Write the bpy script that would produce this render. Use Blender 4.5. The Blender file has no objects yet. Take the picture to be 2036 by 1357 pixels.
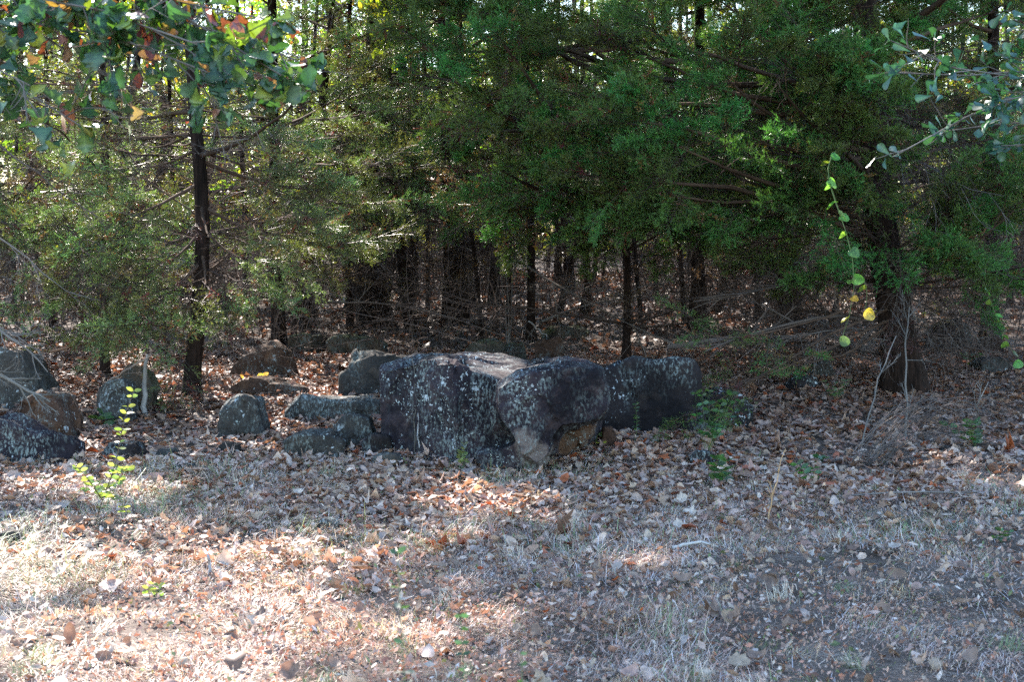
import bpy, math, random
import numpy as np
from mathutils import Vector, Matrix, Euler
from mathutils.geometry import tessellate_polygon
C = bpy.context.scene.collection
sc = bpy.context.scene
R = math.radians
rng = np.random.default_rng(11)
random.seed(5)

# ------------------------------------------------------------------ camera
CAM_Z = 1.6
FPX = 3000.0
PITCH = math.atan((678.5 - 470) / FPX)
cam = bpy.data.cameras.new('camera'); camo = bpy.data.objects.new('camera', cam); C.objects.link(camo)
cam.sensor_width = 23.5; cam.lens = 23.5 * FPX / 2036; cam.clip_end = 2000; cam.clip_start = .05
camo.location = (0, 0, CAM_Z); camo.rotation_euler = (R(90) - PITCH, 0, 0)
cam.dof.use_dof = True; cam.dof.focus_distance = 11.0; cam.dof.aperture_fstop = 4.5
sc.camera = camo
# ------------------------------------------------------------------ light
SUN_EL, SUN_AZ = 38.0, -24.0
SUN_STR, SKY_STR, EXPO = 5.0, 0.15, 2.45
S = np.array([math.sin(R(SUN_AZ)) * math.cos(R(SUN_EL)), math.cos(R(SUN_AZ)) * math.cos(R(SUN_EL)), math.sin(R(SUN_EL))])
w = bpy.data.worlds.new('World'); sc.world = w; w.use_nodes = True
nt = w.node_tree; bg = nt.nodes['Background']
sky = nt.nodes.new('ShaderNodeTexSky'); sky.sky_type = 'NISHITA'; sky.sun_disc = False
sky.sun_elevation = R(SUN_EL); sky.sun_rotation = R(SUN_AZ); sky.air_density = 1.3; sky.dust_density = .4; sky.ozone_density = 3.0
nt.links.new(sky.outputs[0], bg.inputs[0]); bg.inputs[1].default_value = SKY_STR
sl = bpy.data.lights.new('sun', 'SUN'); so = bpy.data.objects.new('sun', sl); C.objects.link(so)
sl.energy = SUN_STR; sl.angle = R(.5); sl.color = (1, .91, .82)
so.rotation_euler = Vector(S).to_track_quat('Z', 'Y').to_euler(); so.location = (-10, 30, 30)
sc.view_settings.view_transform = 'Standard'; sc.view_settings.look = 'None'
sc.view_settings.exposure = EXPO; sc.view_settings.gamma = 1; sc.view_settings.use_curve_mapping = False
sc.render.engine = 'CYCLES'
cy = sc.cycles
cy.max_bounces = 7; cy.diffuse_bounces = 4; cy.glossy_bounces = 2; cy.transmission_bounces = 5; cy.transparent_max_bounces = 4
cy.use_denoising = False; cy.sample_clamp_indirect = 4; cy.caustics_reflective = False; cy.caustics_refractive = False

# ------------------------------------------------------------------ helpers
def tag(o, label=None, cat=None, group=None, kind=None):
    if label: o['label'] = label
    if cat: o['category'] = cat
    if group: o['group'] = group
    if kind: o['kind'] = kind
    return o

def h3(ix, iy, iz, seed):
    h = (ix.astype(np.int64) * 73856093) ^ (iy.astype(np.int64) * 19349663) ^ (iz.astype(np.int64) * 83492791) ^ (seed * 2654435)
    h = (h ^ (h >> 13)) * 1274126177 & 0x7fffffff
    h = (h ^ (h >> 15)) * 97531 & 0x7fffffff
    return (h & 0xffff) / 65535.0
def vnoise(P, sc_=1.0, seed=0):
    Q = np.asarray(P, float) * sc_ + 1000.0
    I = np.floor(Q).astype(np.int64); F = Q - I; F = F * F * (3 - 2 * F)
    out = 0
    for dx in (0, 1):
        for dy in (0, 1):
            for dz in (0, 1):
                wt = (F[..., 0] if dx else 1 - F[..., 0]) * (F[..., 1] if dy else 1 - F[..., 1]) * (F[..., 2] if dz else 1 - F[..., 2])
                out = out + wt * h3(I[..., 0] + dx, I[..., 1] + dy, I[..., 2] + dz, seed)
    return out * 2 - 1
def fbm(P, s, o=4, seed=0, g=.5):
    a, t = 1, 0
    for k in range(o):
        t = t + a * vnoise(P, s * 2 ** k, seed + k * 7); a *= g
    return t
def xyn(x, y, s, seed, o=2):
    x = np.asarray(x, float); y = np.asarray(y, float)
    return fbm(np.stack([x, y, np.zeros_like(x)], -1), s, o, seed)

def gz(x, y):
    x = np.asarray(x, float); y = np.asarray(y, float)
    k = 1.2
    sp = np.logaddexp(0, (y - 9.2) / k) * k
    z = 1.25 * (1 - np.exp(-sp * .036 / 1.25 * 1.25))
    z = z + .035 * xyn(x, y, .45, 3) + .012 * xyn(x, y, 2.1, 5)
    z = z + .16 * np.clip((-x - 3.2) / 3, 0, 1) * np.clip((y - 8.5) / 3, 0, 1)
    return z
def ray(u, v):
    X = (u - 1018) / FPX; Y = (678.5 - v) / FPX
    f = np.array([0, math.cos(PITCH), -math.sin(PITCH)]); up = np.array([0, math.sin(PITCH), math.cos(PITCH)])
    return f + np.array([X, 0, 0]) + Y * up
def P(u, v, d):
    r = ray(u, v); return np.array([0, 0, CAM_Z]) + r * (d / r[1])
def G(u, v):
    r = ray(u, v)
    ds = np.arange(3, 60, .05); pts = np.array([0, 0, CAM_Z]) + r * (ds / r[1])[:, None]
    below = pts[:, 2] < gz(pts[:, 0], pts[:, 1])
    i = int(np.argmax(below)) if below.any() else len(ds) - 1
    return pts[i]

def mesh(name, V, faces, col=None, mat=None, smooth=False, matidx=None):
    """faces: list of (n,k) int arrays"""
    me = bpy.data.meshes.new(name)
    V = np.asarray(V, np.float32); me.vertices.add(len(V)); me.vertices.foreach_set('co', V.ravel())
    faces = [np.asarray(f, np.int32) for f in faces if len(f)]
    nl = sum(f.size for f in faces); nf = sum(len(f) for f in faces)
    me.loops.add(nl); me.polygons.add(nf)
    me.loops.foreach_set('vertex_index', np.concatenate([f.ravel() for f in faces]))
    tot = np.concatenate([np.full(len(f), f.shape[1], np.int32) for f in faces])
    st = np.concatenate([[0], np.cumsum(tot)[:-1]]).astype(np.int32)
    me.polygons.foreach_set('loop_start', st)
    try: me.polygons.foreach_set('loop_total', tot)
    except Exception: pass
    if smooth: me.polygons.foreach_set('use_smooth', np.ones(nf, bool))
    if col is not None:
        a = me.attributes.new('Col', 'FLOAT_COLOR', 'POINT')
        c = np.ones((len(V), 4), np.float32); c[:, :3] = col; a.data.foreach_set('color', c.ravel())
    me.update(calc_edges=True)
    if mat: me.materials.append(mat)
    return me
def ob(name, me, parent=None, loc=None, M=None):
    o = bpy.data.objects.new(name, me); C.objects.link(o)
    if parent is not None: o.parent = parent
    if M is not None: o.matrix_basis = M
    if loc is not None: o.location = loc
    return o
def empty(name, loc):
    o = bpy.data.objects.new(name, None); C.objects.link(o); o.location = loc; o.empty_display_size = .2
    return o

def tubes(Pn, Rn, k=3, colr=None):
    """Pn (N,n,3), Rn (N,n) -> V,F,col"""
    Pn = np.asarray(Pn, float); Rn = np.asarray(Rn, float); N, n, _ = Pn.shape
    T = np.gradient(Pn, axis=1); T /= np.linalg.norm(T, axis=2, keepdims=True) + 1e-9
    D = Pn[:, -1] - Pn[:, 0]; ref = np.where((np.abs(D[:, 2]) > np.linalg.norm(D[:, :2], axis=1))[:, None], [[1., 0, 0]], [[0, 0, 1.]])
    A = np.cross(T, ref[:, None, :]); A /= np.linalg.norm(A, axis=2, keepdims=True) + 1e-9
    B = np.cross(T, A)
    th = np.arange(k) * 2 * np.pi / k
    V = Pn[:, :, None, :] + Rn[:, :, None, None] * (A[:, :, None, :] * np.cos(th)[None, None, :, None] + B[:, :, None, :] * np.sin(th)[None, None, :, None])
    idx = np.arange(N * n * k).reshape(N, n, k)
    a = idx[:, :-1, :]; b = np.roll(a, -1, 2); c = idx[:, 1:, :]; d = np.roll(c, -1, 2)
    F = np.stack([a, b, d, c], -1).reshape(-1, 4)
    col = None
    if colr is not None: col = np.repeat(np.asarray(colr, float)[:, None, :], n * k, 1).reshape(-1, 3)
    return V.reshape(-1, 3), F, col
def merge(parts):
    V, F4, F3, Cc = [], [], [], []; o = 0
    for v, f, c in parts:
        V.append(v); Cc.append(c)
        f = np.asarray(f)
        (F4 if f.shape[1] == 4 else F3).append(f + o); o += len(v)
    fs = []
    if F4: fs.append(np.concatenate(F4))
    if F3: fs.append(np.concatenate(F3))
    return np.concatenate(V), fs, (np.concatenate(Cc) if Cc[0] is not None else None)
def unit(v): v = np.asarray(v, float); return v / (np.linalg.norm(v) + 1e-9)
def rvec(r, s=1.0): return r.normal(0, s, 3)

def branch_sys(r, start, d, L, rad, lev, nch=6, wig=.12, droop=0., spread=.8, out=None, n=6, tipr=.25):
    """recursive polylines of n points"""
    if out is None: out = []
    d = unit(d); pts = [np.array(start, float)]; st = L / (n - 1)
    for i in range(n - 1):
        d = unit(d + rvec(r, wig) + np.array([0, 0, -droop])); pts.append(pts[-1] + d * st)
    pts = np.array(pts); out.append((pts, rad, rad * tipr))
    if lev > 0:
        for j in range(nch):
            t = r.uniform(.18, .97); f = t * (n - 1); i = min(int(f), n - 2); p = pts[i] + (pts[i + 1] - pts[i]) * (f - i)
            dd = unit(unit(pts[i + 1] - pts[i]) + spread * unit(rvec(r)))
            branch_sys(r, p, dd, L * r.uniform(.25, .55) * (1.15 - .5 * t), rad * (1 - .7 * t) * .6, lev - 1, max(2, int(nch * .6)), wig * 1.2, droop, spread, out, n, tipr)
    return out
def sys_mesh(out, k=3, c0=(.1, .08, .07), var=.3, r=rng, minr=.0012):
    Pn = np.array([o[0] for o in out]); n = Pn.shape[1]
    Rn = np.array([np.linspace(max(o[1], minr), max(o[2], minr * .6), n) for o in out])
    cc = np.array(c0)[None] * (1 + r.uniform(-var, var, (len(out), 1)))
    return tubes(Pn, Rn, k, cc)

# ------------------------------------------------------------------ materials
def newmat(name):
    m = bpy.data.materials.new(name); m.use_nodes = True; t = m.node_tree
    return m, t, t.nodes['Principled BSDF'], t.nodes['Material Output']
def N_(t, typ, **kw):
    n = t.nodes.new(typ)
    for a, b in kw.items():
        if a in n.inputs.keys() if isinstance(a, str) else False: n.inputs[a].default_value = b
        else: setattr(n, a, b)
    return n
def leaf_mat(name, trans=.4, rough=.5, spec=.4, randv=.0, tscale=(1.5, 1.7, .7)):
    m, t, b, out = newmat(name)
    at = N_(t, 'ShaderNodeAttribute', attribute_name='Col')
    src = at.outputs['Color']
    no = N_(t, 'ShaderNodeTexNoise'); no.inputs['Scale'].default_value = 35
    geo = N_(t, 'ShaderNodeNewGeometry'); t.links.new(geo.outputs['Position'], no.inputs['Vector'])
    mr = N_(t, 'ShaderNodeMapRange'); mr.inputs['To Min'].default_value = .72; mr.inputs['To Max'].default_value = 1.28; mr.inputs['From Min'].default_value = .3; mr.inputs['From Max'].default_value = .7
    t.links.new(no.outputs['Fac'], mr.inputs['Value'])
    hs = N_(t, 'ShaderNodeHueSaturation'); t.links.new(src, hs.inputs['Color']); t.links.new(mr.outputs[0], hs.inputs['Value'])
    if randv:
        oi = N_(t, 'ShaderNodeObjectInfo'); m2 = N_(t, 'ShaderNodeMapRange')
        m2.inputs['To Min'].default_value = .5 - randv * .08; m2.inputs['To Max'].default_value = .5 + randv * .05
        t.links.new(oi.outputs['Random'], m2.inputs['Value']); t.links.new(m2.outputs[0], hs.inputs['Hue'])
        m3 = N_(t, 'ShaderNodeMapRange'); m3.inputs['To Min'].default_value = 1 - .4 * randv; m3.inputs['To Max'].default_value = 1 + .3 * randv
        mm = N_(t, 'ShaderNodeMath', operation='MULTIPLY'); t.links.new(oi.outputs['Random'], m3.inputs['Value'])
        t.links.new(m3.outputs[0], mm.inputs[0]); t.links.new(mr.outputs[0], mm.inputs[1]); t.links.new(mm.outputs[0], hs.inputs['Value'])
    t.links.new(hs.outputs[0], b.inputs['Base Color'])
    b.inputs['Roughness'].default_value = rough; b.inputs['Specular IOR Level'].default_value = spec
    tr = N_(t, 'ShaderNodeBsdfTranslucent'); mu = N_(t, 'ShaderNodeMix', data_type='RGBA', blend_type='MULTIPLY')
    mu.inputs['Factor'].default_value = 1; mu.inputs['B'].default_value = (*tscale, 1)
    t.links.new(hs.outputs[0], mu.inputs['A']); t.links.new(mu.outputs['Result'], tr.inputs['Color'])
    mx = N_(t, 'ShaderNodeMixShader'); mx.inputs[0].default_value = trans
    t.links.new(b.outputs[0], mx.inputs[1]); t.links.new(tr.outputs[0], mx.inputs[2]); t.links.new(mx.outputs[0], out.inputs[0])
    return m
M_cedar = leaf_mat('cedar_foliage', .38, .42, .38, 1.0, (1.5, 1.6, .7))
M_leaf = leaf_mat('green_leaf', .45, .36, .5, .8, (1.9, 2.1, .75))
M_oakleaf = leaf_mat('oak_leaf', .25, .33, .5, .5, (1.6, 2.0, .5))
M_litter = leaf_mat('dry_leaf', .22, .5, .22, .0, (1.5, 1.0, .7))
M_grass = leaf_mat('dry_grass', .25, .5, .35, .0, (1.4, 1.2, .8))

def wood_mat(name, c1, c2, stretch=(14, 14, 2.2), bump=.6, use_col=False, fib=1.0):
    m, t, b, out = newmat(name)
    tc = N_(t, 'ShaderNodeNewGeometry'); mp = N_(t, 'ShaderNodeMapping'); mp.inputs['Scale'].default_value = stretch
    t.links.new(tc.outputs['Position'], mp.inputs['Vector'])
    n1 = N_(t, 'ShaderNodeTexNoise'); n1.inputs['Scale'].default_value = 1.6; n1.inputs['Detail'].default_value = 7; n1.inputs['Roughness'].default_value = .65
    t.links.new(mp.outputs[0], n1.inputs['Vector'])
    n2 = N_(t, 'ShaderNodeTexNoise'); n2.inputs['Scale'].default_value = 3.0; n2.inputs['Detail'].default_value = 3
    t.links.new(tc.outputs['Position'], n2.inputs['Vector'])
    cr = N_(t, 'ShaderNodeValToRGB'); cr.color_ramp.elements[0].position = .36; cr.color_ramp.elements[1].position = .66
    cr.color_ramp.elements[0].color = (*c1, 1); cr.color_ramp.elements[1].color = (*c2, 1)
    t.links.new(n1.outputs['Fac'], cr.inputs[0])
    src = cr.outputs[0]
    hs = N_(t, 'ShaderNodeHueSaturation'); mr = N_(t, 'ShaderNodeMapRange'); mr.inputs['From Min'].default_value = .3; mr.inputs['From Max'].default_value = .7
    mr.inputs['To Min'].default_value = .65; mr.inputs['To Max'].default_value = 1.35
    t.links.new(n2.outputs['Fac'], mr.inputs['Value']); t.links.new(mr.outputs[0], hs.inputs['Value']); t.links.new(src, hs.inputs['Color'])
    if use_col:
        at = N_(t, 'ShaderNodeAttribute', attribute_name='Col'); t.links.new(at.outputs['Color'], hs.inputs['Color'])
    t.links.new(hs.outputs[0], b.inputs['Base Color']); b.inputs['Roughness'].default_value = .9; b.inputs['Specular IOR Level'].default_value = .08
    bp = N_(t, 'ShaderNodeBump'); bp.inputs['Strength'].default_value = bump; bp.inputs['Distance'].default_value = .02
    t.links.new(n1.outputs['Fac'], bp.inputs['Height']); t.links.new(bp.outputs[0], b.inputs['Normal'])
    return m
M_cbark = wood_mat('cedar_bark', (.008, .0055, .0045), (.036, .022, .017), (22, 22, 1.8), 1.0)
M_obark = wood_mat('oak_bark', (.010, .008, .008), (.052, .043, .038), (16, 16, 7), 1.0)
M_twig = wood_mat('twig_bark', (.05, .04, .03), (.2, .17, .15), (30, 30, 30), .3, True)

def rock_mat(name, ca, cb, lich=(.22, .26, .25), lamt=.5, spots=.5, stain=(.16, .09, .05), moss=0., scale=1.0, light=None):
    m, t, b, out = newmat(name)
    geo = N_(t, 'ShaderNodeNewGeometry'); pos = geo.outputs['Position']
    def noise(s, d=5, r=.6, v=None):
        n = N_(t, 'ShaderNodeTexNoise'); n.inputs['Scale'].default_value = s * scale; n.inputs['Detail'].default_value = d; n.inputs['Roughness'].default_value = r
        t.links.new(v or pos, n.inputs['Vector']); return n
    def ramp(src, p0, p1, c0=(0, 0, 0, 1), c1=(1, 1, 1, 1)):
        r = N_(t, 'ShaderNodeValToRGB'); r.color_ramp.elements[0].position = p0; r.color_ramp.elements[1].position = p1
        r.color_ramp.elements[0].color = c0; r.color_ramp.elements[1].color = c1; t.links.new(src, r.inputs[0]); return r.outputs[0]
    def mix(f, a, bb, blend='MIX', fac=None):
        x = N_(t, 'ShaderNodeMix', data_type='RGBA', blend_type=blend)
        if isinstance(f, (int, float)): x.inputs['Factor'].default_value = f
        else: t.links.new(f, x.inputs['Factor'])
        for nm, q in (('A', a), ('B', bb)):
            if isinstance(q, tuple): x.inputs[nm].default_value = (*q, 1)
            else: t.links.new(q, x.inputs[nm])
        return x.outputs['Result']
    n1 = noise(2.2, 6); n2 = noise(7, 8, .7); n3 = noise(45, 6, .7)
    base = mix(ramp(n1.outputs['Fac'], .38, .62), ca, cb)
    base = mix(ramp(n2.outputs['Fac'], .5, .72), base, stain)
    for light in (light or []):
        sx = N_(t, 'ShaderNodeSeparateXYZ'); t.links.new(geo.outputs['Position'], sx.inputs[0])
        # freshly broken paler stone low on the lip
        vm = N_(t, 'ShaderNodeVectorMath', operation='DISTANCE'); vm.inputs[1].default_value = light[0]; t.links.new(pos, vm.inputs[0])
        nn = noise(5, 5); ad = N_(t, 'ShaderNodeMath', operation='ADD'); t.links.new(vm.outputs['Value'], ad.inputs[0])
        sb = N_(t, 'ShaderNodeMath', operation='MULTIPLY_ADD'); t.links.new(nn.outputs['Fac'], sb.inputs[0]); sb.inputs[1].default_value = .5; sb.inputs[2].default_value = -.25
        t.links.new(sb.outputs[0], ad.inputs[1])
        base = mix(ramp(ad.outputs[0], light[1], light[1] + .05, (1, 1, 1, 1), (0, 0, 0, 1)), base, light[2])
    base = mix(.5, base, ramp(n3.outputs['Fac'], .3, .7, (.45, .45, .45, 1), (1.5, 1.5, 1.5, 1)), 'MULTIPLY')
    # crustose lichen sheets: streaky pale patches
    mp = N_(t, 'ShaderNodeMapping'); mp.inputs['Scale'].default_value = (1.5, 1.5, .7); t.links.new(pos, mp.inputs['Vector'])
    lm = noise(1.1, 3, .5)
    l1 = noise(3.2, 4, .6, mp.outputs[0]); l2 = noise(38, 5, .75, mp.outputs[0])
    mm = N_(t, 'ShaderNodeMath', operation='MULTIPLY'); t.links.new(ramp(l1.outputs['Fac'], .5 - .16 * lamt, .72 - .16 * lamt), mm.inputs[0]); t.links.new(ramp(l2.outputs['Fac'], .5, .58), mm.inputs[1])
    m_2 = N_(t, 'ShaderNodeMath', operation='MULTIPLY'); t.links.new(mm.outputs[0], m_2.inputs[0]); t.links.new(ramp(lm.outputs['Fac'], .36, .54), m_2.inputs[1]); mm = m_2
    base = mix(mm.outputs[0], base, lich)
    # round lichen rosettes
    for s_, th, hi, cc in ((15, .28, .36, (.36, .4, .42)), (34, .30, .34, (.42, .46, .48)), (60, .34, .34, (.36, .42, .4))):
        wv = N_(t, 'ShaderNodeVectorMath', operation='ADD'); nz = noise(22, 4); sc2 = N_(t, 'ShaderNodeVectorMath', operation='SCALE'); sc2.inputs['Scale'].default_value = .085
        t.links.new(nz.outputs['Color'], sc2.inputs[0]); t.links.new(pos, wv.inputs[0]); t.links.new(sc2.outputs[0], wv.inputs[1])
        vo = N_(t, 'ShaderNodeTexVoronoi'); vo.inputs['Scale'].default_value = s_; t.links.new(wv.outputs[0], vo.inputs['Vector'])
        sep = N_(t, 'ShaderNodeSeparateColor'); t.links.new(vo.outputs['Color'], sep.inputs[0])
        # size per cell
        gt = N_(t, 'ShaderNodeMath', operation='MULTIPLY'); t.links.new(sep.outputs[0], gt.inputs[0]); gt.inputs[1].default_value = th * 1.3
        ls = N_(t, 'ShaderNodeMath', operation='LESS_THAN'); t.links.new(vo.outputs['Distance'], ls.inputs[0]); t.links.new(gt.outputs[0], ls.inputs[1])
        pk = N_(t, 'ShaderNodeMath', operation='GREATER_THAN'); pk.inputs[1].default_value = 1 - spots * .8; t.links.new(sep.outputs[1], pk.inputs[0])
        rg = noise(2.6, 2); al = N_(t, 'ShaderNodeMath', operation='MULTIPLY'); t.links.new(ls.outputs[0], al.inputs[0]); t.links.new(pk.outputs[0], al.inputs[1])
        a2 = N_(t, 'ShaderNodeMath', operation='MULTIPLY'); t.links.new(al.outputs[0], a2.inputs[0]); t.links.new(ramp(rg.outputs['Fac'], .47, .56), a2.inputs[1])
        a3 = N_(t, 'ShaderNodeMath', operation='MULTIPLY'); t.links.new(a2.outputs[0], a3.inputs[0]); t.links.new(ramp(noise(50, 4).outputs['Fac'], .4, .52), a3.inputs[1])
        base = mix(a3.outputs[0], base, cc)
    if moss:
        sx = N_(t, 'ShaderNodeSeparateXYZ'); t.links.new(geo.outputs['Normal'], sx.inputs[0])
        q = N_(t, 'ShaderNodeMath', operation='MULTIPLY'); t.links.new(ramp(sx.outputs[2], .2, .8), q.inputs[0]); t.links.new(ramp(noise(6, 5).outputs['Fac'], .55 - .15 * moss, .7 - .1 * moss), q.inputs[1])
        base = mix(q.outputs[0], base, (.075, .085, .04))
    t.links.new(base, b.inputs['Base Color']); b.inputs['Roughness'].default_value = .85; b.inputs['Specular IOR Level'].default_value = .12
    bp = N_(t, 'ShaderNodeBump'); bp.inputs['Strength'].default_value = .8; bp.inputs['Distance'].default_value = .014
    ad = N_(t, 'ShaderNodeMath', operation='ADD'); t.links.new(n2.outputs['Fac'], ad.inputs[0]); t.links.new(n3.outputs['Fac'], ad.inputs[1])
    t.links.new(ad.outputs[0], bp.inputs['Height']); t.links.new(bp.outputs[0], b.inputs['Normal'])
    return m
LIP = P(1062, 898, 9.9)
M_rock_big = rock_mat('dark_sandstone', (.010, .0085, .0115), (.036, .028, .035), lamt=.45, spots=.5, stain=(.06, .042, .042), light=[(tuple(LIP), .09, (.12, .095, .085)), (tuple(P(1150, 890, 10.4)), .15, (.085, .048, .03))])
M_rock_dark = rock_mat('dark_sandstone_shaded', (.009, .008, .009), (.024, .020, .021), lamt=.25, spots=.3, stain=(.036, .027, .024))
M_rock_grey = rock_mat('grey_lichened_sandstone', (.024, .023, .022), (.058, .053, .048), lamt=.5, spots=.35, stain=(.065, .052, .042))
M_rock_brown = rock_mat('brown_sandstone', (.035, .02, .014), (.075, .044, .032), lamt=.1, spots=.2, stain=(.14, .075, .045))
M_rock_moss = rock_mat('mossy_sandstone', (.034, .03, .024), (.07, .06, .047), lamt=.4, spots=.2, moss=1.0)

def soil_mat():
    m, t, b, out = newmat('soil')
    geo = N_(t, 'ShaderNodeNewGeometry')
    n1 = N_(t, 'ShaderNodeTexNoise'); n1.inputs['Scale'].default_value = 3; n1.inputs['Detail'].default_value = 8
    n2 = N_(t, 'ShaderNodeTexNoise'); n2.inputs['Scale'].default_value = 60; n2.inputs['Detail'].default_value = 8; n2.inputs['Roughness'].default_value = .75
    for n in (n1, n2): t.links.new(geo.outputs['Position'], n.inputs['Vector'])
    r1 = N_(t, 'ShaderNodeValToRGB'); r1.color_ramp.elements[0].color = (.06, .045, .036, 1); r1.color_ramp.elements[1].color = (.17, .14, .12, 1)
    r1.color_ramp.elements[0].position = .35; r1.color_ramp.elements[1].position = .65
    t.links.new(n1.outputs['Fac'], r1.inputs[0])
    mx = N_(t, 'ShaderNodeMix', data_type='RGBA', blend_type='MULTIPLY'); mx.inputs['Factor'].default_value = .9
    r2 = N_(t, 'ShaderNodeValToRGB'); r2.color_ramp.elements[0].position = .35; r2.color_ramp.elements[1].position = .68
    r2.color_ramp.elements[0].color = (.35, .33, .32, 1); r2.color_ramp.elements[1].color = (1.7, 1.6, 1.55, 1); t.links.new(n2.outputs['Fac'], r2.inputs[0])
    t.links.new(r1.outputs[0], mx.inputs['A']); t.links.new(r2.outputs[0], mx.inputs['B']); t.links.new(mx.outputs['Result'], b.inputs['Base Color'])
    b.inputs['Roughness'].default_value = .9; b.inputs['Specular IOR Level'].default_value = .2
    bp = N_(t, 'ShaderNodeBump'); bp.inputs['Strength'].default_value = .8; bp.inputs['Distance'].default_value = .02; t.links.new(n2.outputs['Fac'], bp.inputs['Height']); t.links.new(bp.outputs[0], b.inputs['Normal'])
    return m
M_soil = soil_mat()

# ------------------------------------------------------------------ ground
def axis(segs):
    a = []
    for lo, hi, st in segs: a += list(np.arange(lo, hi, st))
    a.append(segs[-1][1]); return np.array(a)
xs = axis([(-700, -60, 80), (-60, -12, 4), (-12, 12, .17), (12, 60, 4), (60, 700, 80)])
ys = axis([(-700, -40, 80), (-40, 2, 3), (2, 22, .17), (22, 60, .7), (60, 900, 60)])
X, Y = np.meshgrid(xs, ys); Z = gz(X, Y)
Z = Z - .004
nx, ny = len(xs), len(ys); I = np.arange(nx * ny).reshape(ny, nx)
F = np.stack([I[:-1, :-1], I[:-1, 1:], I[1:, 1:], I[1:, :-1]], -1).reshape(-1, 4)
ground = ob('ground', mesh('ground', np.stack([X, Y, Z], -1).reshape(-1, 3), [F], mat=M_soil, smooth=True))
tag(ground, kind='structure')

# ------------------------------------------------------------------ rocks
def loft(front, back):
    """closed solid between two outlines of equal length"""
    f = [Vector(p) for p in front]; b = [Vector(p) for p in back]; n = len(f)
    V = f + b; F = []
    for t in tessellate_polygon([f]): F.append(list(t))
    for t in tessellate_polygon([b]): F.append([i + n for i in t][::-1])
    for i in range(n):
        j = (i + 1) % n; F.append([i, j, j + n]); F.append([i, j + n, i + n])
    return [tuple(v) for v in V], F
def rockmesh(name, solids, voxel, mat, amp=.03, sm=3, seed=1, facet=.03, fine=.006, cuts=0, chips=0, chipk=1.0):
    V, F = [], []
    for sV, sF in solids:
        o = len(V); V += sV; F += [[i + o for i in f] for f in sF]
    me = bpy.data.meshes.new(name); me.from_pydata(V, [], F); me.update()
    import bmesh
    bm = bmesh.new(); bm.from_mesh(me)
    bmesh.ops.recalc_face_normals(bm, faces=bm.faces); bm.to_mesh(me); bm.free()
    o = bpy.data.objects.new('tmp', me); C.objects.link(o)
    md = o.modifiers.new('r', 'REMESH'); md.mode = 'VOXEL'; md.voxel_size = voxel
    ms = o.modifiers.new('s', 'SMOOTH'); ms.iterations = sm; ms.factor = .6
    dg = bpy.context.evaluated_depsgraph_get(); dg.update()
    me2 = bpy.data.meshes.new_from_object(o.evaluated_get(dg)); bpy.data.objects.remove(o); bpy.data.meshes.remove(me)
    n = len(me2.vertices); co = np.empty(n * 3, np.float32); me2.vertices.foreach_get('co', co); co = co.reshape(-1, 3)
    no = np.empty(n * 3, np.float32); me2.vertices.foreach_get('normal', no); no = no.reshape(-1, 3)
    if cuts:
        rc = np.random.default_rng(seed * 7 + 1); ctr = (co.max(0) + co.min(0)) / 2; q = co - ctr; ext = (co.max(0) - co.min(0)) / 2
        for k_ in range(cuts):
            nn_ = unit(np.array([rc.normal(0, 1), -abs(rc.normal(0, .8)) if k_ % 3 else abs(rc.normal(0, .8)), abs(rc.normal(.2, .9))])); nn_ = unit(nn_ / (ext + .05))
            pr = q @ nn_; lim = pr.max() * rc.uniform(.82, .96); ex = np.clip(pr - lim, 0, None); q = q - nn_[None] * ex[:, None] * .97
        co = (q + ctr).astype(np.float32)
    d = amp * fbm(co, 2.3, 3, seed) + facet * (np.abs(vnoise(co, 3.1, seed + 5)) - .3) - facet * .8 * np.clip(.12 - np.abs(vnoise(co * [1, 1, 1.8], 2.0, seed + 9)), 0, 1) / .12 * .5
    lay = np.sin(co[:, 2] * 60 + 5 * vnoise(co, 2, seed + 3)) * np.clip(vnoise(co, 1.7, seed + 4), 0, 1)
    d = d + fine * fbm(co, 14, 3, seed + 2) + fine * .6 * lay
    if chips:
        rc = np.random.default_rng(seed * 3 + 2)
        for nch_, stg in ((chips, .22), (chips * 6, .16)):
            cc_ = rc.uniform(co.min(0), co.max(0), (nch_, 3)); nn_ = rc.normal(0, 1, (nch_, 3)); nn_ /= np.linalg.norm(nn_, axis=1)[:, None]
            qq = co + .03 * np.stack([vnoise(co, 6, seed + a_) for a_ in (31, 32, 33)], -1)
            best = np.full(len(co), 1e9); idx_ = np.zeros(len(co), int)
            for a_ in range(nch_):
                dd_ = (((qq - cc_[a_]) * [1, 1, .7]) ** 2).sum(1); m__ = dd_ < best; best[m__] = dd_[m__]; idx_[m__] = a_
            sz = (co.max(0) - co.min(0)).max() / nch_ ** (1 / 3)
            d = d + np.clip(stg * ((co - cc_[idx_]) * nn_[idx_]).sum(1), -sz * .09, sz * .06) * chipk
    co = co + no * d[:, None]
    me2.vertices.foreach_set('co', co.ravel()); me2.name = name
    me2.materials.clear(); me2.materials.append(mat)
    me2.polygons.foreach_set('use_smooth', np.ones(len(me2.polygons), bool)); me2.update()
    return me2
def px(pts, d): return [P(u, v, d) for u, v in pts]

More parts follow.
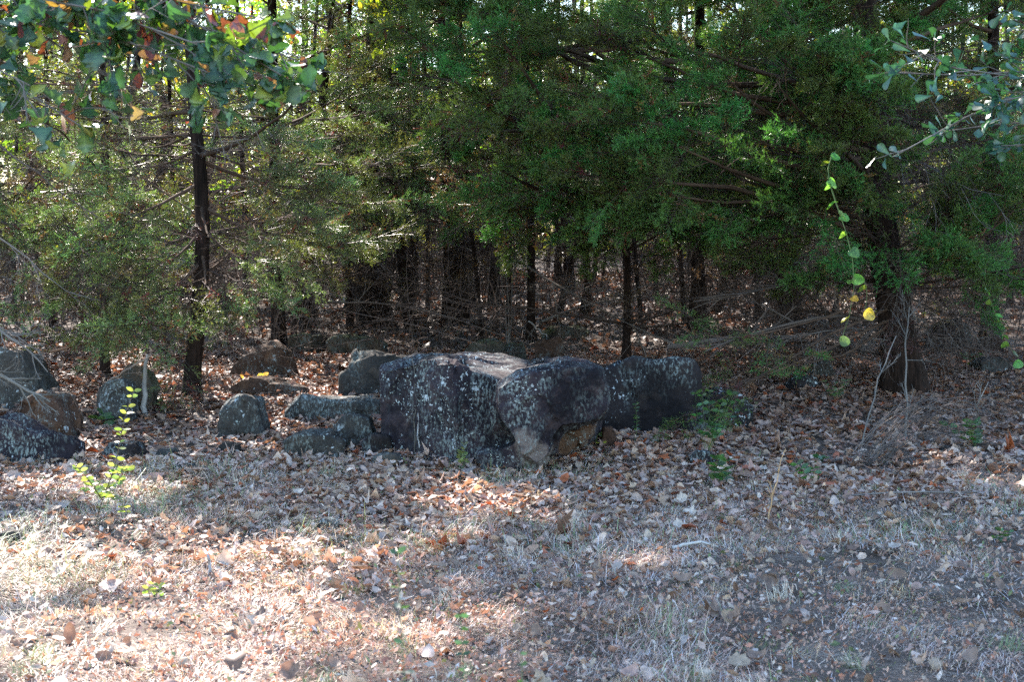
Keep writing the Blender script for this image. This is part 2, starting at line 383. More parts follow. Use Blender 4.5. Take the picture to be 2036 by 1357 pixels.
# the big boulder
def rec(u): return min(1.0, max(0.0, (900 - u) / 143.0)) * .5
def soft(front, d0, back, d1): return loft([P(u, v, d0 - .4 + rec(u)) for u, v in front], [P(u, v, d1 - .25 + rec(u) * .5) for u, v in back])
bA = soft([(757, 738), (757, 880), (800, 905), (850, 925), (915, 950), (915, 728), (890, 712), (840, 716)], 10.55, [(765, 722), (757, 880), (800, 905), (850, 925), (925, 950), (925, 704), (890, 702), (840, 703)], 11.5)
bA1 = soft([(905, 722), (905, 950), (960, 965), (1060, 968), (1075, 900), (1045, 850), (1030, 765), (985, 752), (935, 738)], 10.57, [(905, 702), (905, 950), (960, 965), (1090, 968), (1110, 900), (1110, 850), (1110, 742), (1050, 716), (960, 702)], 11.5)
# projecting left buttress
bA2 = soft([(900, 720), (862, 722), (836, 760), (846, 915), (880, 945), (905, 950), (912, 850), (905, 780)], 10.5, [(930, 708), (862, 710), (836, 760), (846, 915), (880, 945), (905, 950), (930, 850), (930, 780)], 10.9)
# right block, proud of the rest
B_f = [(992, 770), (1030, 748), (1062, 738), (1110, 730), (1160, 728), (1192, 738), (1206, 772), (1207, 812), (1188, 836), (1152, 848), (1120, 852), (1104, 872), (1092, 908), (1070, 928), (1040, 908), (1022, 872), (1000, 842), (988, 805)]
B_b = [(985, 740), (1030, 728), (1062, 722), (1110, 716), (1165, 716), (1196, 728), (1212, 772), (1213, 812), (1205, 832), (1180, 848), (1150, 856), (1135, 872), (1120, 905), (1068, 930), (1040, 910), (1010, 866), (990, 842), (975, 805)]
bB = soft(B_f, 10.22, B_b, 11.1)
# brown foot behind the undercut
bC = soft([(1040, 830), (1190, 830), (1175, 865), (1130, 905), (1100, 960), (1040, 968)], 10.78, [(1040, 830), (1195, 825), (1190, 880), (1150, 905), (1105, 955), (1040, 955)], 11.3)
bD = soft([(1030, 880), (1066, 915), (1070, 965), (1010, 968), (955, 968), (950, 905)], 10.34, [(1030, 870), (1066, 905), (1070, 965), (1010, 968), (955, 968), (950, 895)], 10.8)
me = rockmesh('boulder', [bA, bA1, bA2, bB, bC, bD], 0.0125, M_rock_big, amp=.012, sm=0, seed=4, facet=.014, fine=.006, chips=46, chipk=.42)
tag(ob('boulder', me), 'biggest dark purplish boulder with pale lichen spots and an undercut lip at its right end', 'boulder')

ROCKS = [
 ('boulder', [(668, 770), (678, 745), (700, 699), (740, 700), (800, 706), (850, 712), (850, 785), (680, 782)], 13.1, .45, M_rock_grey, 'grey-green lichened slab standing just behind the left end of the biggest boulder'),
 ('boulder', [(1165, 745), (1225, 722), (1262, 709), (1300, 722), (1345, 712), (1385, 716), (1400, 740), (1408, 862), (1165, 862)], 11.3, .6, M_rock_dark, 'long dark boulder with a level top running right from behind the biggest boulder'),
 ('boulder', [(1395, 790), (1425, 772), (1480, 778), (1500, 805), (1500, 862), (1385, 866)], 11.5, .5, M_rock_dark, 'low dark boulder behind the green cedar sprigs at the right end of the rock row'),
 ('rock', [(560, 800), (575, 785), (640, 788), (700, 784), (758, 786), (762, 845), (700, 852), (630, 848), (572, 836)], 12.0, .5, M_rock_grey, 'flat grey lichened ledge touching the left foot of the biggest boulder'),
 ('rock', [(655, 845), (690, 822), (735, 832), (748, 872), (700, 888), (660, 880)], 10.85, .4, M_rock_grey, 'dark rounded lichened rock below the flat ledge left of the biggest boulder'),
 ('rock', [(562, 878), (600, 858), (650, 856), (682, 880), (675, 912), (600, 915), (566, 900)], 10.45, .4, M_rock_grey, 'cracked grey rock half buried in leaves below the flat ledge'),
 ('rock', [(425, 860), (445, 800), (490, 778), (508, 790), (522, 850), (520, 880), (440, 885)], 11.3, .35, M_rock_grey, 'upright wedge of grey lichened rock with a pointed top in the leaf litter'),
 ('boulder', [(436, 737), (475, 712), (510, 684), (540, 676), (565, 698), (597, 736), (590, 748), (450, 748)], 14.8, .6, M_rock_brown, 'triangular brown boulder with a pale sunlit ridge at the foot of a dark trunk'),
 ('rock', [(438, 776), (478, 752), (500, 750), (560, 762), (612, 778), (600, 792), (450, 792)], 13.2, .7, M_rock_brown, 'low slanting brown slab in front of the triangular boulder'),
 ('boulder', [(-60, 720), (0, 690), (50, 700), (82, 745), (85, 800), (60, 820), (-60, 820)], 12.4, .6, M_rock_grey, 'grey boulder at the top of the left rock pile under pale dead branches'),
 ('boulder', [(22, 830), (40, 790), (75, 768), (110, 776), (140, 850), (145, 885), (60, 895), (20, 870)], 11.2, .5, M_rock_brown, 'reddish brown round-shouldered boulder in the middle of the left rock pile'),
 ('boulder', [(-80, 850), (-30, 825), (20, 832), (70, 862), (135, 866), (152, 885), (140, 948), (-80, 955)], 10.3, .6, M_rock_big, 'dark purplish boulder with white lichen dots, lowest of the left rock pile'),
 ('rock', [(185, 775), (205, 758), (245, 752), (262, 765), (270, 800), (240, 815), (200, 800)], 12.1, .35, M_rock_grey, 'dark grey rock behind the sunlit sapling'),
 ('rock', [(232, 745), (262, 724), (290, 735), (310, 770), (300, 800), (240, 800)], 12.6, .35, M_rock_moss, 'mossy brown rock behind the short dead stump'),
 ('rock', [(200, 905), (215, 880), (262, 876), (285, 900), (280, 935), (215, 940)], 10.3, .3, M_rock_dark, 'small dark rock right behind the sapling leaves'),
 ('rock', [(298, 915), (318, 893), (345, 892), (352, 915), (340, 928), (305, 928)], 10.45, .22, M_rock_grey, 'small pointed grey rock just above the flat bluish rock'),
 ('rock', [(322, 945), (345, 920), (392, 918), (440, 935), (445, 955), (380, 962), (330, 960)], 9.85, .3, M_rock_dark, 'flat bluish dark rock sunk in the leaves in front of the others'),
 ('rock', [(425, 895), (445, 878), (478, 882), (490, 905), (470, 915), (430, 912)], 10.6, .25, M_rock_grey, 'small grey rock between the upright wedge and the cracked rock'),
 ('rock', [(738, 915), (752, 900), (790, 902), (800, 918), (780, 926), (745, 926)], 10.05, .2, M_rock_grey, 'small pale grey stone in grass at the left foot of the biggest boulder'),
 ('rock', [(718, 880), (740, 862), (778, 868), (785, 892), (730, 898)], 10.55, .25, M_rock_dark, 'small dark rock against the base of the biggest boulder'),
 ('rock', [(575, 672), (600, 664), (640, 668), (650, 684), (630, 695), (580, 692)], 17.3, .6, M_rock_moss, 'mossy ledge rock behind the triangular boulder, leftmost of the back ledge'),
 ('rock', [(648, 680), (665, 666), (720, 668), (768, 682), (760, 698), (655, 700)], 16.9, .6, M_rock_moss, 'long low mossy rock of the back ledge above the grey-green slab'),
 ('rock', [(918, 700), (930, 682), (955, 674), (985, 676), (1002, 690), (990, 704), (920, 708)], 15.6, .55, M_rock_moss, 'flat mossy stone behind the top of the biggest boulder'),
 ('rock', [(1002, 690), (1018, 680), (1040, 682), (1050, 696), (1010, 702)], 15.9, .4, M_rock_moss, 'small mossy stone next to the upright reddish block'),
 ('rock', [(1064, 712), (1062, 682), (1080, 676), (1108, 668), (1118, 672), (1120, 695), (1108, 712)], 15.0, .3, M_rock_brown, 'upright reddish block with a notched top behind the biggest boulder'),
 ('rock', [(1072, 662), (1095, 650), (1140, 647), (1172, 658), (1166, 672), (1076, 672)], 18.5, .6, M_rock_moss, 'broad mossy outcrop in the clearing behind the reddish block'),
 ('rock', [(1045, 728), (1062, 712), (1090, 712), (1104, 724), (1100, 745), (1050, 745)], 11.9, .3, M_rock_dark, 'small purplish rock peeping over the saddle of the biggest boulder'),
 ('boulder', [(1858, 675), (1868, 645), (1900, 630), (1925, 640), (1942, 672), (1935, 690), (1862, 690)], 17.0, .5, M_rock_dark, 'dark rock mound in the leaves right of the big cedar trunk'),
 ('rock', [(1945, 720), (1975, 706), (2010, 712), (2022, 732), (1950, 738)], 15.0, .4, M_rock_grey, 'pale flat stone in the litter beyond the big cedar, right side'),
 ('rock', [(1560, 775), (1580, 748), (1622, 750), (1642, 778), (1635, 800), (1565, 800)], 13.6, .4, M_rock_dark, 'dark stone left of the big cedar trunk in front of fallen sticks'),
 ('rock', [(1612, 745), (1625, 718), (1650, 715), (1660, 745), (1640, 760)], 14.4, .3, M_rock_grey, 'grey-green lichened stone behind the dark one left of the big cedar'),
 ('rock', [(1368, 915), (1385, 895), (1412, 896), (1425, 915), (1415, 925), (1375, 925)], 10.2, .2, M_rock_dark, 'small bluish stone in the leaves in front of the long dark boulder'),
 ('rock', [(1190, 865), (1200, 848), (1215, 846), (1228, 862), (1215, 870)], 10.7, .15, M_rock_brown, 'fist-sized brown stone under the right end of the biggest boulder'),
 ('rock', [(1075, 945), (1090, 918), (1150, 905), (1200, 915), (1215, 940), (1180, 950)], 10.25, .45, M_rock_brown, 'flat brown slab of bedrock at the foot of the undercut lip'),
 ('rock', [(-10, 1075), (5, 1050), (35, 1052), (55, 1070), (50, 1085), (0, 1090)], 7.75, .22, M_rock_grey, 'pale grey stone in the sunny grass at the left edge'),
 ('rock', [(1870, 905), (1880, 888), (1908, 890), (1915, 902), (1900, 912)], 10.6, .15, M_rock_grey, 'small pale blue-grey stone under the arching dead brush'),
 ('rock', [(1935, 900), (1950, 882), (1985, 884), (1992, 905), (1960, 912)], 10.7, .2, M_rock_brown, 'pinkish brown stone right of the arching dead brush'),
 ('rock', [(625, 1050), (640, 1030), (662, 1030), (672, 1045), (655, 1055), (635, 1058)], 8.1, .14, M_rock_grey, 'small speckled grey stone in the litter below the cracked rock'),
]
for i, (nm, pts, d, dep, mat, lab) in enumerate(ROCKS):
    cu = sum(p[0] for p in pts) / len(pts); cv = sum(p[1] for p in pts) / len(pts); vm = max(p[1] for p in pts)
    f = px(pts, d)
    base = min(p[2] for p in f)
    hh_ = max(p[2] for p in f) - base
    f = [np.array([p[0], p[1], min(p[2] - .04, float(gz(p[0], p[1])) - .06)]) if p[2] < base + .28 * hh_ else p for p in f]   # seated in the ground
    ctr = sum(f) / len(f)
    # bulge: front and rear outline shrunk, middle full -> two lofts
    def ring(k, dy, dz=0): return [ctr + (p - ctr) * np.array([k, 1, 1 - (1 - k) * .8]) + np.array([sk * dy * .5, dy, dz - .1 * max(dy, 0)]) for p in f]
    rr = np.random.default_rng(100 + i); sk = rr.uniform(-.15, .15)
    s1 = loft(ring(.95, -.03), ring(1.0, dep * .3)); s2 = loft(ring(1.0, dep * .3 - .01), ring(.82, dep))
    wd = (max(p[0] for p in pts) - min(p[0] for p in pts)) * d / FPX
    vox = max(.011, min(.02, wd / 45))
    me = rockmesh(nm, [s1, s2], vox, mat, amp=min(.012, wd * .02), sm=1, seed=20 + i * 3, facet=min(.014, wd * .025), fine=.005, cuts=0 if 'long dark' in lab else 3, chips=12, chipk=.35 if 'long dark' in lab else .8)
    tag(ob(nm, me), lab, nm)

# ------------------------------------------------------------------ leaf templates
def leaf_template(kind):
    if kind == 'loz': return np.array([(0, 0), (.32, .5), (0, 1.), (-.3, .45)]), np.array([(0, 1, 2), (0, 2, 3)])
    """half outline (w,l) points base->tip; returns verts(2D) with midrib and tri faces"""
    H = {'oak': [(.03, .0), (.10, .18), (.22, .30), (.15, .40), (.36, .55), (.30, .66), (.44, .82), (.25, .88), (.14, 1.0)],
         'wedge': [(.03, .0), (.07, .12), (.1, .28), (.2, .42), (.27, .5), (.25, .58), (.40, .70), (.44, .80), (.34, .88), (.22, .87), (.15, .97)],
         'oval': [(.02, .0), (.2, .2), (.28, .45), (.22, .72), (.08, .95)],
         'maple': [(.04, .0), (.26, .06), (.42, .12), (.36, .3), (.46, .50), (.30, .58), (.2, .8)],
         'heart': [(.15, -.08), (.38, .0), (.46, .22), (.36, .5), (.16, .78)],
         'spoon': [(.02, .0), (.05, .25), (.13, .5), (.22, .72), (.24, .86), (.14, .97)],
         'lobe': [(.05, .0), (.28, .35), (.2, .46), (.42, .74), (.15, .95)], 'oval3': [(.1, .04), (.27, .45), (.15, .86)],
         'bit': [(.18, .05), (.3, .5), (.12, .9)]}[kind]
    n = len(H); right = [(w, l) for w, l in H]; left = [(-w, l) for w, l in H]; mid = [(0, l) for w, l in H]
    tip = (0, H[-1][1] + .04)
    V = np.array(mid + right + left + [tip]); F = []
    for i in range(n - 1):
        F += [(i, n + i, n + i + 1), (i, n + i + 1, i + 1), (i, i + 1, 2 * n + i + 1), (i, 2 * n + i + 1, 2 * n + i)]
    F += [(n - 1, 2 * n - 1, 3 * n), (n - 1, 3 * n, 3 * n - 1)]
    return V, np.array(F)
def leaves(tmpl, pos, size, yaw, tilt, roll, curl, cup, col, wav=.0, r=rng, asym=.2):
    T, F = tmpl; N = len(pos); m = len(T)
    w = T[None, :, 0] * (1 + asym * np.sign(T[None, :, 0]) * r.uniform(-1, 1, (N, 1))); l = np.repeat(T[None, :, 1], N, 0) - .45
    z = cup[:, None] * w * w * 2.2 + curl[:, None] * l * l * 1.3 + wav * r.normal(0, 1, (N, m)) * (np.abs(T[None, :, 0]) > .01)
    # foreshorten by curl so it stays isometric-ish
    w = w * (1 - .35 * np.minimum(1, np.abs(cup[:, None])) * np.abs(w)); l = l * (1 - .3 * np.minimum(1, np.abs(curl[:, None])) * np.abs(l))
    L = np.stack([w, l, z], -1) * np.asarray(size).reshape(N, 1, 1)
    cy_, sy_ = np.cos(yaw), np.sin(yaw); ct, st = np.cos(tilt), np.sin(tilt); cr_, sr = np.cos(roll), np.sin(roll)
    x, y, zz = L[..., 0], L[..., 1], L[..., 2]
    x, zz = x * cr_[:, None] + zz * sr[:, None], -x * sr[:, None] + zz * cr_[:, None]
    y, zz = y * ct[:, None] - zz * st[:, None], y * st[:, None] + zz * ct[:, None]
    x, y = x * cy_[:, None] - y * sy_[:, None], x * sy_[:, None] + y * cy_[:, None]
    V = np.stack([x, y, zz], -1) + pos[:, None, :]
    Fa = (F[None] + (np.arange(N) * m)[:, None, None]).reshape(-1, 3)
    return V.reshape(-1, 3), Fa, np.repeat(col[:, None, :], m, 1).reshape(-1, 3)
DRY = np.array([(.34, .26, .19), (.28, .20, .15), (.42, .34, .27), (.24, .165, .125), (.19, .135, .11), (.32, .215, .18), (.40, .32, .28), (.34, .11, .045), (.26, .10, .06), (.14, .10, .08), (.48, .41, .35), (.3, .255, .235)])
DRYP = np.array([.13, .12, .13, .10, .08, .1, .12, .02, .03, .06, .07, .06]); DRYP /= DRYP.sum()
def drycol(r, n): return DRY[r.choice(len(DRY), n, p=DRYP)] * (1 + r.uniform(-.22, .22, (n, 1)))
def scatter_leaves(name, n, xr, yr, dens, size, tmpls, parent=None, lift=.02, tiltmax=.5, r=rng, colf=drycol, tone=(1, 1, 1)):
    x = r.uniform(*xr, n); y = r.uniform(*yr, n); keep = r.uniform(0, 1, n) < dens(x, y); x, y = x[keep], y[keep]; n = len(x)
    pos = np.stack([x, y, gz(x, y) + r.uniform(.004, lift, n)], -1)
    parts = []; which = r.integers(0, len(tmpls), n)
    for k, tn in enumerate(tmpls):
        s = which == k; q = s.sum()
        if not q: continue
        curl = r.choice([-1, 1, 1], q) * r.gamma(2, .16, q); cup = r.choice([-1, 1], q) * r.gamma(2, .3, q)
        parts.append(leaves(leaf_template(tn), pos[s], size(q, pos[s]), r.uniform(0, 6.28, q), r.normal(0, tiltmax, q), r.normal(0, tiltmax, q), curl, cup, colf(r, q), .02, r))
    V, F, c = merge(parts)
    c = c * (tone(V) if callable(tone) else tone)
    o = ob(name, mesh(name, V, F, c, M_litter), parent)
    tag(o, kind='stuff'); return o
# where leaves lie thick: rock zone and woods floor; thin in the mown foreground
def wood_d(x, y):
    line = 8.8 + .35 * xyn(x, y * 0, .8, 41) + .7 * np.clip(x / 3, -1, 1) * .6
    return np.clip((y - line + 2.6) / 3.6, 0, 1) ** 1.7
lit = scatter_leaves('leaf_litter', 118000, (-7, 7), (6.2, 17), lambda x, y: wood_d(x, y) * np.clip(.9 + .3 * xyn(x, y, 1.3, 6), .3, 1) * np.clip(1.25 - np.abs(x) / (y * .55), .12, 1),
    lambda n, p: rng.gamma(6, .0082, n) + .016, ['oval3', 'bit', 'lobe', 'bit', 'lobe'], ground, .035, .28, tone=lambda V: np.array([1.02, .94, .91]) + np.clip((V[:, 1:2] - 10.3) / 2, 0, 1) * np.array([-.30, -.34, -.36]))  # litter darkened and browned toward the woods, standing in for canopy shade
scatter_leaves('leaf_litter', 42000, (-16, 16), (17, 36), lambda x, y: np.clip(1.2 - np.abs(x) / (y * .45), .1, 1) * .8, lambda n, p: rng.uniform(.08, .15, n), ['loz'], ground, .05, .5, tone=(.45, .37, .33))  # far litter darkened the same way, for shade under the trees
scatter_leaves('leaf_litter', 15000, (-5, 5), (2.8, 9.6), lambda x, y: np.clip(.5 + .7 * xyn(x, y, 1.5, 91), .1, 1), lambda n, p: rng.uniform(.018, .055, n), ['oval3', 'bit', 'bit', 'lobe'], ground, .04, .5)

# single leaves that show largest: each its own object
def dry_leaf_mesh(k, tn, size):
    r = np.random.default_rng(500 + k)
    V, F, c = leaves(leaf_template(tn), np.zeros((1, 3)), np.array([size]), np.zeros(1), np.zeros(1), np.zeros(1), r.choice([-1, 1], 1) * r.uniform(.2, 1.0, 1), r.choice([-1, 1, 1], 1) * r.uniform(.3, 1.0, 1), drycol(r, 1) * .85, .014, r)
    return mesh('leaf', V, [F], c, M_litter)
dlm = [dry_leaf_mesh(k, ['maple', 'oak', 'wedge', 'oval', 'oval'][k % 5], 1.0) for k in range(28)]
for i in range(300):
    y = 5.0 + 5.2 * rng.uniform(0, 1) ** 1.1; x = rng.uniform(-.36, .36) * y
    s = rng.uniform(.06, .115) * (1.15 if y > 8.5 else .95)
    M = Matrix.Translation((x, y, float(gz(x, y)) + .03)) @ Euler((rng.normal(0, .45), rng.normal(0, .45), rng.uniform(0, 6.28))).to_matrix().to_4x4() @ Matrix.Scale(s, 4)
    ob('leaf', dlm[rng.integers(len(dlm))], ground, M=M)

# ------------------------------------------------------------------ dry grass and crumbs of the foreground
def blades(n, x, y, L, W, yaw, elev, col, bend):
    d = np.stack([np.cos(yaw) * np.cos(elev), np.sin(yaw) * np.cos(elev), np.sin(elev)], -1)
    s = np.stack([-np.sin(yaw), np.cos(yaw), np.zeros(n)], -1)
    p0 = np.stack([x, y, gz(x, y) - .004], -1)
    p1 = p0 + d * (L * .55)[:, None]; d2 = d.copy(); d2[:, 2] -= bend; p2 = p1 + d2 * (L * .45)[:, None]
    p2[:, 2] = np.maximum(p2[:, 2], p0[:, 2] + .006); hw = (W / 2)[:, None] * s
    V = np.stack([p0 - hw, p0 + hw, p1 + hw * .8, p1 - hw * .8, p2], 1).reshape(-1, 3)
    o = np.arange(n)[:, None] * 5
    F4 = o + np.array([[0, 1, 2, 3]]); F3 = o + np.array([[3, 2, 4]])
    return V, F4, F3, np.repeat(col[:, None, :], 5, 1).reshape(-1, 3)
def grass_density(x, y):
    edge = np.clip((10.7 - y + .3 * xyn(x, y, 1, 8)) / 1.6, .0, 1)
    side = np.clip(1.3 - np.abs(x) / (np.maximum(y, 4) * .42), .12, 1)
    return edge * side * np.clip((y - 3.0) / 1.5, .15, 1)
n = 900000
x = rng.uniform(-6.5, 6.5, n); y = rng.uniform(2.5, 11, n)
k = rng.uniform(0, 1, n) < grass_density(x, y) * np.clip(.55 + .95 * xyn(x, y, 1.8, 77), .06, 1); x, y = x[k], y[k]; n = len(x)
gn = xyn(x, y, .9, 31) + .5 * xyn(x, y, 3.5, 32); pn = xyn(x, y, 1.1, 33)
straw = np.array([.53, .43, .35]); green = np.array([.14, .19, .09]); pink = np.array([.38, .25, .21]); grey = np.array([.46, .42, .43]); dk = np.array([.19, .135, .115])
sel = rng.uniform(0, 1, n)
col = np.where((sel < .22 + .3 * pn)[:, None], pink, np.where((sel < .55 + .2 * pn)[:, None], straw, np.where((sel < .8)[:, None], grey, dk)))
gsel = rng.uniform(0, 1, n) < np.clip(.04 + .3 * gn, .02, .42); col = np.where(gsel[:, None], green * (1 + rng.uniform(-.3, .5, (n, 1))), col)
col = col * (1.12 + rng.uniform(-.28, .28, (n, 1)))
yaw0 = xyn(x, y, 1.4, 55) * 4
L = rng.gamma(3, .016, n) + .02; L = np.where(gsel, L * 1.5, L) * np.clip(1 + .6 * gn, .6, 1.6)
tn = 170; tx = rng.uniform(-3.6, 3.6, tn); ty = rng.uniform(4.6, 10.5, tn); tx = tx * ty / 8; m_ = 46   # loose tufts of longer grass
bx = (tx[:, None] + rng.normal(0, .035, (tn, m_))).ravel(); by = (ty[:, None] + rng.normal(0, .035, (tn, m_))).ravel()
tcol = np.where((rng.uniform(0, 1, tn) < .35)[:, None], [[.17, .21, .10]], [[.55, .48, .38]]); tcol = np.repeat(tcol, m_, 0) * (1 + rng.uniform(-.25, .25, (tn * m_, 1)))
tyaw = np.repeat(rng.uniform(0, 6.28, tn), m_) + rng.normal(0, .7, tn * m_); tL = np.repeat(rng.uniform(.06, .14, tn), m_) * rng.uniform(.5, 1.2, tn * m_)
VT = blades(tn * m_, bx, by, tL, rng.uniform(.0016, .003, tn * m_), tyaw, rng.uniform(.15, 1.2, tn * m_), tcol, rng.uniform(.2, 1.1, tn * m_))
tag(ob('grass_tufts', mesh('grass_tufts', VT[0], [VT[1], VT[2]], VT[3], M_grass)), 'loose tufts of longer straw and green grass', kind='stuff')
V, F4, F3, cc = blades(n, x, y, L, rng.uniform(.0016, .0036, n), yaw0 + rng.normal(0, 1.1, n), np.abs(rng.normal(.3, .42, n)).clip(.03, 1.4), col, rng.uniform(.1, .9, n))
tag(ob('dry_grass', mesh('dry_grass', V, [F4, F3], cc, M_grass)), 'thin mat of dry straw-coloured grass with green blades in the foreground', kind='stuff')
# crumbs: tiny curled bits of leaf and seed heads
n = 230000
x = rng.uniform(-6, 6, n); y = rng.uniform(2.6, 11, n); k = rng.uniform(0, 1, n) < grass_density(x, y) * np.clip(.7 + .5 * xyn(x, y, 2.2, 66), .1, 1); x, y = x[k], y[k]; n = len(x)
c1 = np.stack([x, y, gz(x, y) + np.abs(rng.normal(.006, .014, n))], -1); a = rng.normal(0, 1, (n, 3)); a /= np.linalg.norm(a, axis=1)[:, None]
b = np.cross(a, rng.normal(0, 1, (n, 3))); b /= np.linalg.norm(b, axis=1)[:, None]; s = (rng.gamma(3, .0024, n) + .003)[:, None]
V = np.stack([c1 - a * s, c1 + b * s * .55, c1 + a * s, c1 - b * s * .45], 1).reshape(-1, 3)
CR = np.array([(.34, .22, .17), (.28, .17, .13), (.42, .31, .26), (.2, .12, .1), (.48, .42, .38), (.4, .2, .14), (.16, .2, .09)])
cc = CR[rng.choice(7, n, p=[.25, .2, .18, .13, .12, .06, .06])] * (1 + rng.uniform(-.25, .25, (n, 1)))
F = (np.arange(n)[:, None] * 4 + np.array([[0, 1, 2, 3]]))
tag(ob('plant_litter', mesh('plant_litter', V, [F], np.repeat(cc[:, None], 4, 1).reshape(-1, 3), M_litter)), 'fine crumbled plant litter among the foreground grass', kind='stuff')

# ------------------------------------------------------------------ cedar foliage sprays (shared meshes)
def cedar_spray(seed, L=.62, dens=1.0, col0=(.056, .118, .029), brown=.03):
    r = np.random.default_rng(seed)
    base, dirs, lens, wid, cols = [], [], [], [], []
    stems = []
    def cords(p0, p1, n, ln, c):
        d = unit(p1 - p0)
        t = r.uniform(.05, 1, n); pos = p0 + (p1 - p0) * t[:, None]
        dd = d[None] * 1.0 + r.normal(0, .52, (n, 3)); dd[:, 2] += .12; dd /= np.linalg.norm(dd, axis=1)[:, None]
        base.append(pos); dirs.append(dd); lens.append(ln * r.uniform(.6, 1.25, n) * (1.1 - .45 * t)); cols.append(np.tile(c, (n, 1)) * (1 + r.uniform(-.25, .3, (n, 1))))
    main = []; p = np.zeros(3); d = np.array([1., 0, .15])
    nseg = 9
    for i in range(nseg + 1):
        main.append(p.copy()); d = unit(d + rvec(r, .07) + np.array([0, 0, -.035])); p = p + d * L / nseg
    main = np.array(main); stems.append((main, .005, .0015))
    tipc = np.array(col0) * 1.5
    ns = int(30 * dens)
    for j in range(ns):
        t = .12 + .86 * (j + r.uniform(0, 1)) / ns; f = t * nseg; i = min(int(f), nseg - 1); q = main[i] + (main[i + 1] - main[i]) * (f - i)
        dm = unit(main[i + 1] - main[i]); side = (-1) ** j
        sd = unit(dm * .75 + np.array([0, side * r.uniform(.5, 1.1), 0]) + np.array([0, 0, r.uniform(-.35, .45)]))
        sl_ = L * (.42 - .30 * abs(t - .35)) * r.uniform(.6, 1.15) * (1.15 - .75 * t ** 2)
        m2 = []; pp = q.copy(); dd = sd
        for a_ in range(6): m2.append(pp.copy()); dd = unit(dd + rvec(r, .1) + dm * .08); pp = pp + dd * sl_ / 5
        m2 = np.array(m2); stems.append((np.interp(np.linspace(0, 5, nseg + 1), np.arange(6), m2[:, 0])[:, None] * [1, 0, 0] + np.interp(np.linspace(0, 5, nseg + 1), np.arange(6), m2[:, 1])[:, None] * [0, 1, 0] + np.interp(np.linspace(0, 5, nseg + 1), np.arange(6), m2[:, 2])[:, None] * [0, 0, 1], .0025, .001))
        isb = r.uniform() < brown
        for b_ in range(7):
            tt = .15 + .85 * b_ / 6.5; ff = min(tt * 5, 4.99); ii = int(ff); qq = m2[ii] + (m2[ii + 1] - m2[ii]) * (ff - ii)
            d3 = unit(unit(m2[ii + 1] - m2[ii]) + r.normal(0, .55, 3)); l3 = .075 * r.uniform(.6, 1.3)
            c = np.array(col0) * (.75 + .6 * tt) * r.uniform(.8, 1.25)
            if isb: c = np.array([.17, .075, .035])
            cords(qq, qq + d3 * l3, int(13 * dens), .034, c)
    B = np.concatenate(base); D = np.concatenate(dirs); Ls = np.concatenate(lens)[:, None]; cc = np.concatenate(cols); n = len(B)
    sv = np.cross(D, r.normal(0, 1, (n, 3))); sv /= np.linalg.norm(sv, axis=1)[:, None]; wv = .0021
    tipv = B + D * Ls; tipv[:, 2] += Ls[:, 0] * .15
    V = np.stack([B - sv * wv, B + sv * wv, tipv], 1).reshape(-1, 3); F = np.arange(n * 3).reshape(-1, 3)
    fol = (V, F, np.repeat(cc[:, None], 3, 1).reshape(-1, 3))
    st = sys_mesh(stems, 3, (.11, .075, .05), .2, r)
    Vm, Fm, Cm = merge([fol, st])
    return mesh('foliage', Vm, Fm, Cm, M_cedar)
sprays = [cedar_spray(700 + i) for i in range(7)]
sprays_thin = [cedar_spray(760 + i, dens=.6, brown=.12) for i in range(4)]
sprays_ol = [cedar_spray(780 + i, dens=.62, brown=.07, col0=(.105, .15, .06)) for i in range(6)]  # paler olive copy of the cedar foliage, backlight put into its colour
sprays_dead = [cedar_spray(740 + i, dens=.4, brown=.0, col0=(.10, .062, .042)) for i in range(3)]

def deciduous_bough(seed, n=260, L=1.3, size=.07, col=(.10, .17, .03), kind='wedge'):
    r = np.random.default_rng(seed)
    out = branch_sys(r, (0, 0, 0), (1, 0, .1), L, .012, 2, 8, .12, 0, .8)
    pts = []
    for p_, _, _ in out[1:]:
        for t in r.uniform(.3, 1, 3): f = t * 5; i = min(int(f), 4); pts.append(p_[i] + (p_[i + 1] - p_[i]) * (f - i))
    pts = np.array(pts); k = r.integers(0, len(pts), n); pos = pts[k] + r.normal(0, .04, (n, 3))
    cc = np.array(col)[None] * (1 + r.uniform(-.35, .5, (n, 1))); yl = r.uniform(0, 1, n) < .18; cc[yl] = np.array([.3, .27, .04]); br = r.uniform(0, 1, n) < .05; cc[br] = np.array([.25, .1, .04])
    lv = leaves(leaf_template(kind), pos, size * r.uniform(.6, 1.3, n), r.uniform(0, 6.28, n), r.normal(0, .7, n), r.normal(0, .7, n), r.normal(0, .3, n), r.normal(0, .4, n), cc, 0, r)
    Vm, Fm, Cm = merge([lv, sys_mesh(out, 3, (.08, .07, .06), .3, r, .0015)])
    return mesh('foliage', Vm, Fm, Cm, M_leaf)
dboughs = [deciduous_bough(800 + i, 240, kind='oval') for i in range(4)]
yboughs = [deciduous_bough(820 + i, 260, 1.5, .075, (.2, .27, .03), 'oval') for i in range(3)]

# dead branches (shared)
def deadb(seed, L=1.4, rad=.011, c=(.15, .125, .11), nch=9):
    r = np.random.default_rng(seed)
    out = branch_sys(r, (0, 0, 0), (1, 0, .05), L, rad, 2, nch, .13, .02, .9)
    V, F, c_ = sys_mesh(out, 3, c, .35, r, .0016)
    return mesh('dead_branch', V, [F], c_, M_twig)
deads = [deadb(900 + i, c=((.07, .05, .042) if i % 3 else (.15, .13, .12)), nch=12) for i in range(8)]

